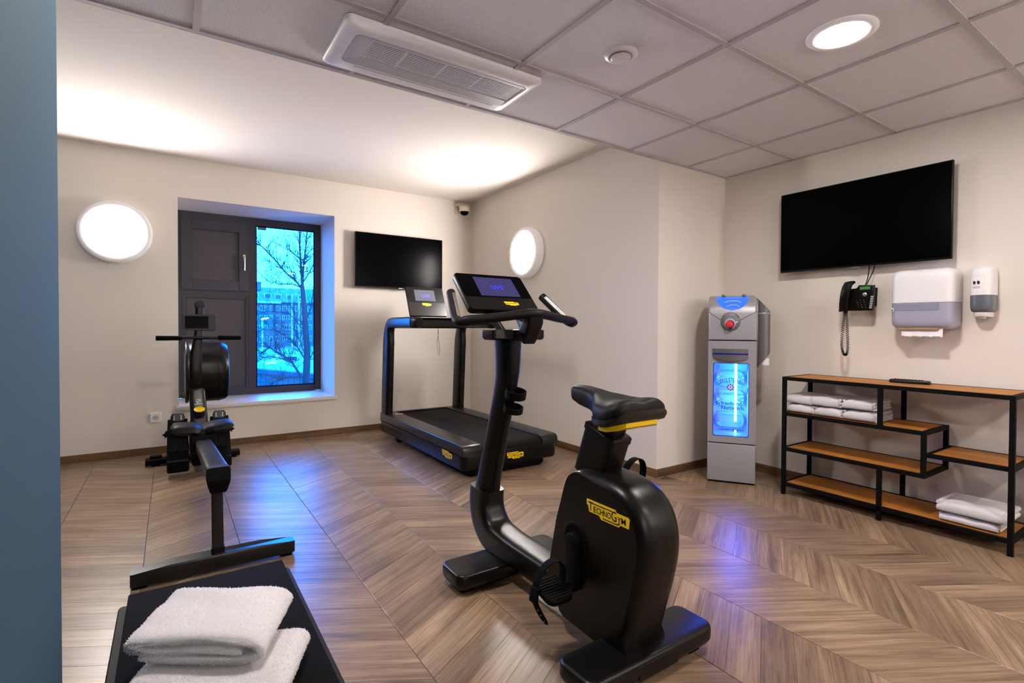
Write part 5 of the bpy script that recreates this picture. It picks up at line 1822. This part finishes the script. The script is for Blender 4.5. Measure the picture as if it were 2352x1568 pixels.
# local: x towards the viewer's right (scene -y), y up, z out of the wall
PX = MX((XC, 1.485, 1.225), (0, -1, 0), (0, 0, 1), (-1, 0, 0))
tl2 = PX @ Matrix.Rotation(0.10, 4, 'X') @ Matrix.Translation((0, 0, 0.0))
b = B()
b.poly([(-0.098, 0.0), (0.083, -0.002), (0.088, 0.06), (0.094, 0.156), (0.010, 0.161), (-0.002, 0.135), (-0.078, 0.135), (-0.088, 0.08)], 0.098, 0.124, 0.006, 3, xf=tl2)
pb_ = b.build('body', M['black'], tp_)
b = B()
b.poly([(-0.06, 0.01), (0.060, 0.018), (0.064, 0.135), (-0.05, 0.13)], 0.0, 0.100, 0.006, 2, xf=PX)
b.build('wall_bracket', M['blackmatte'], tp_)
hp_ = catmull([(-0.072, 0.006, 0.138), (-0.066, 0.045, 0.150), (-0.056, 0.10, 0.156), (-0.045, 0.155, 0.150), (-0.030, 0.182, 0.138)], 5)
hset = B()
hset.sweep([tl2 @ Vector(p) for p in hp_], [0.030, 0.0295] + [0.028] * (len(hp_) - 4) + [0.030, 0.029], [0.020] * 3 + [0.014] * (len(hp_) - 6) + [0.018, 0.020, 0.014], side=(0, -1, 0.15), e=3, n=20)
hset.build('handset', M['black'], tp_)
b = B()
b.box(0.018, 0.075, 0.132, 0.150, 0.1235, 0.1255, xf=tl2)
b.build('display', M['lcd'], tp_, flat=True)
B().lathe([(0.0125, 0.124), (0.0125, 0.127), (0.010, 0.129), (0, 0.129)], 28, xf=tl2 @ Matrix.Translation((0.044, 0.101, 0))).build('round_key', M['chrome'], tp_)
for r in range(4):
    for c in range(3):
        kb = B().rrect(0.002 + c * 0.0205 + (3 - r) * 0.0035 - 0.004, 0.022 + r * 0.0145, 0.0075, 0.0048, 0.002, [(0, 0.1236), (0, 0.1262), (0.001, 0.1268)], 3, xf=tl2).build('key', M['blackmatte'], tp_)
        q = B()
        x0_, y0_ = 0.002 + c * 0.0205 + (3 - r) * 0.0035 - 0.004, 0.022 + r * 0.0145
        add_text(q, ('*0#', '789', '456', '123')[r][c], 0.006, x0_, y0_ - 0.002, tl2 @ Matrix.Translation((0, 0, 0.1272)), align='CENTER')
        q.build('key_print', M['white'], kb, flat=True)
for i in range(6):
    B().rrect(0.074 + i * 0.0021, 0.018 + i * 0.0135, 0.0075, 0.005, 0.002, [(0, 0.1236), (0, 0.1250), (0.002, 0.1250), (0.002, 0.1240)], 3, xf=tl2).build('speed_key', M['acgrey'], tp_)
cd = B()
base = catmull([(-0.073, 0.0, 0.128), (-0.072, -0.04, 0.13), (-0.080, -0.12, 0.13), (-0.086, -0.215, 0.13), (-0.080, -0.275, 0.13), (-0.066, -0.296, 0.13), (-0.052, -0.28, 0.13), (-0.050, -0.21, 0.13), (-0.056, -0.11, 0.128), (-0.062, -0.03, 0.125), (-0.064, 0.0, 0.12)], 60)
hel = []
for i, p in enumerate(base):
    a = i * 2 * PI / 8.0
    rr_ = 0.0072 if 6 < i < len(base) - 6 else 0.002
    tg = (base[min(i + 1, len(base) - 1)] - base[max(i - 1, 0)]).normalized()
    s1 = tg.cross(Vector((0, 0, 1))).normalized()
    hel.append(p + s1 * rr_ * math.cos(a) + Vector((0, 0, 1)) * rr_ * math.sin(a))
cd.tube(hel, 0.0017, 5, xf=PX)
cd.build('coiled_cord', M['blackmatte'], tp_)
cw = B()
for x0_, x1_ in ((0.028, 0.033), (0.036, 0.062)):
    cw.tube(catmull([(x0_, 0.150, 0.09), (x0_ + 0.001, 0.175, 0.07), (x0_ * 0.4 + x1_ * 0.6, 0.22, 0.055), (x1_, 0.275, 0.045), (x1_, 0.34, 0.04)], 5), 0.0028, 8, xf=PX)
cw.build('cable', M['blackmatte'], tp_)

# ================================================================== PAPER TOWEL DISPENSER
pd = thing('paper_dispenser', 'white and smoky grey paper towel dispenser on the right wall', 'paper dispenser', (XC, 1.128, 1.27))
DX = MX((XC, 1.150, 0), (0, -1, 0), (0, 0, 1), (-1, 0, 0))


def dome_box(b, x0, x1, y0, y1, r, d, xf, bot=False):
    pass


pts = rr_pts(0, 1.2715, 0.172, 0.175, 0.045, 8)
zs = 1.2505


def cut(poly, y, above):
    return clip(poly, 1, y, not above)


def shellpart(b, above):
    R = []
    for ins_, z in ((0.0, 0.004), (0.0, 0.105), (0.004, 0.130), (0.014, 0.150), (0.030, 0.160), (0.05, 0.163)):
        full = [(p[0], p[1]) for p in rr_pts(0, 1.2715, 0.150 - ins_, 0.175 - ins_ * 0.85, max(0.045 - ins_ * 0.3, 0.012), 8)]
        R.append([(p[0], (max(p[1], zs + 0.0008) if above else min(p[1], zs - 0.0008)), z) for p in full])
    b.rings(R, xf=DX)


b = B()
shellpart(b, True)
cov = b.build('cover', M['white'], pd, ang=60)
b = B()
shellpart(b, False)
b.build('smoky_housing', M['greyplastic'], pd, ang=60)
b = B()
b.box(-0.118, 0.092, 1.205, 1.247, 0.1625, 0.1650, 0.001, 1, xf=DX)
b.build('viewing_strip', mat('bluish_grey_strip', S(138, 140, 160), 0.3), pd, flat=True)
b = B()
b.box(-0.138, -0.126, 1.20, 1.222, 0.158, 0.1645, xf=DX)
tag(b.build('indicator_label', M['white'], pd, flat=True), 'small white and green label')
b = B()
b.box(-0.136, -0.128, 1.203, 1.215, 0.1640, 0.1652, xf=DX)
b.build('green_mark', mat('green_print', S(40, 120, 100), 0.5), pd, flat=True)
b = B()
b.box(-0.110, 0.085, 1.090, 1.108, 0.06, 0.150, 0.004, 1, xf=DX)
b.build('paper_slot', mat('tan_slot', S(160, 128, 96), 0.6), pd)
b = B()
n_ = 24
top = [(-0.092 + 0.195 * i / n_, 1.104, 0.135) for i in range(n_ + 1)]
bot = [(-0.092 + 0.195 * i / n_, 1.054 + 0.004 * (1 if i % 3 == 1 else 0) + 0.002 * math.sin(i), 0.140 + 0.002 * math.sin(i * 0.7)) for i in range(n_ + 1)]
V_, F_ = [], []
for a_, c_ in zip(top, bot):
    V_ += [a_, c_, (a_[0], a_[1], a_[2] - 0.0006), (c_[0], c_[1], c_[2] - 0.0006)]
for i in range(n_):
    q = 4 * i
    F_ += [(q, q + 1, q + 5, q + 4), (q + 2, q + 6, q + 7, q + 3), (q + 1, q + 3, q + 7, q + 5), (q, q + 4, q + 6, q + 2)]
b.mesh(V_, F_, xf=DX)
b.build('paper_sheet', M['paper'], pd)

# ================================================================== SOAP DISPENSER
so = thing('soap_dispenser', 'small white soap dispenser with dark smoky tank at the right edge', 'soap dispenser', (XC, 0.880, 1.30))
OX = MX((XC, 0.899, 0), (0, -1, 0), (0, 0, 1), (-1, 0, 0))


def dsec(y, k=1.0, ko=1.0):
    """D-shaped section at height y"""
    w, d = 0.0495 * k, 0.115 * ko
    out = [(w, y, 0.004), (w, y, d * 0.45)]
    for i in range(1, 16):
        a = PI * i / 16
        out.append((w * math.copysign(abs(math.cos(a)) ** 0.8, math.cos(a)), y, d * 0.45 + d * 0.55 * math.sin(a) ** 0.8))
    out += [(-w, y, d * 0.45), (-w, y, 0.004)]
    return out


B().rings([dsec(1.2845), dsec(1.35), dsec(1.405), dsec(1.422, 0.97, 0.97), dsec(1.433, 0.86, 0.88), dsec(1.437, 0.6, 0.7)], xf=OX).build('cover', M['white'], so, ang=50)
B().rings([dsec(1.192, 0.80, 0.84), dsec(1.198, 0.92, 0.93), dsec(1.212, 0.985, 0.985), dsec(1.235), dsec(1.2835)], xf=OX).build('tank', M['greysoap'], so, ang=50)
B().rings([dsec(1.166, 0.70, 0.80), dsec(1.170, 0.72, 0.84), dsec(1.191, 0.75, 0.86)], xf=OX).build('push_bar', M['white'], so, ang=50)
B().lathe([(0.016, 1.156), (0.018, 1.167)], 16, xf=OX @ MX((0.0, 0, 0.06), (1, 0, 0), (0, 0, -1), (0, 1, 0))).build('nozzle', M['white'], so)
lbm = OX @ Matrix.Translation((-0.010, 0, 0))


def skin(x):
    c = max(-1, min(1, x / 0.0495))
    s_ = math.sqrt(max(0, 1 - abs(c) ** (2 / 0.8)))
    return 0.115 * 0.45 + 0.115 * 0.55 * s_ ** 0.8 if s_ > 0 else 0.05


def decal(name, x0, x1, y0, y1, m, lift, nn=8, parent=so, shape=None):
    b = B()
    V_, F_ = [], []
    for i in range(nn + 1):
        x = x0 + (x1 - x0) * i / nn
        h0, h1 = (y0, y1) if shape is None else shape(i / nn)
        z = skin(x) + lift
        V_ += [(x, h0, z), (x, h1, z), (x, h0, z - 0.0012), (x, h1, z - 0.0012)]
    for i in range(nn):
        q = 4 * i
        F_ += [(q, q + 4, q + 5, q + 1), (q + 2, q + 3, q + 7, q + 6), (q, q + 2, q + 6, q + 4), (q + 1, q + 5, q + 7, q + 3)]
    b.mesh(V_, F_, xf=OX)
    return b.build(name, m, parent)


lab = decal('paper_label', -0.038, 0.016, 1.307, 1.381, M['paper'], 0.0012)
for xc in (-0.022, -0.004):
    decal('pictogram', xc - 0.0065, xc + 0.0065, 0, 0, M['ink'], 0.0022, parent=lab,
          shape=lambda u, xc=xc: (1.352 - 0.0105 * math.sqrt(max(0.02, 1 - (2 * u - 1) ** 2)), 1.352 + 0.0105 * math.sqrt(max(0.02, 1 - (2 * u - 1) ** 2)) * (0.9 + 0.15 * math.sin(7 * u))))
for yy in (1.3275, 1.3215):
    decal('text_line', -0.030, 0.004, yy, yy + 0.0016, M['ink'], 0.0022, parent=lab)

for o in bpy.data.objects:
    if 'origin_xyz' in o:
        del o['origin_xyz']
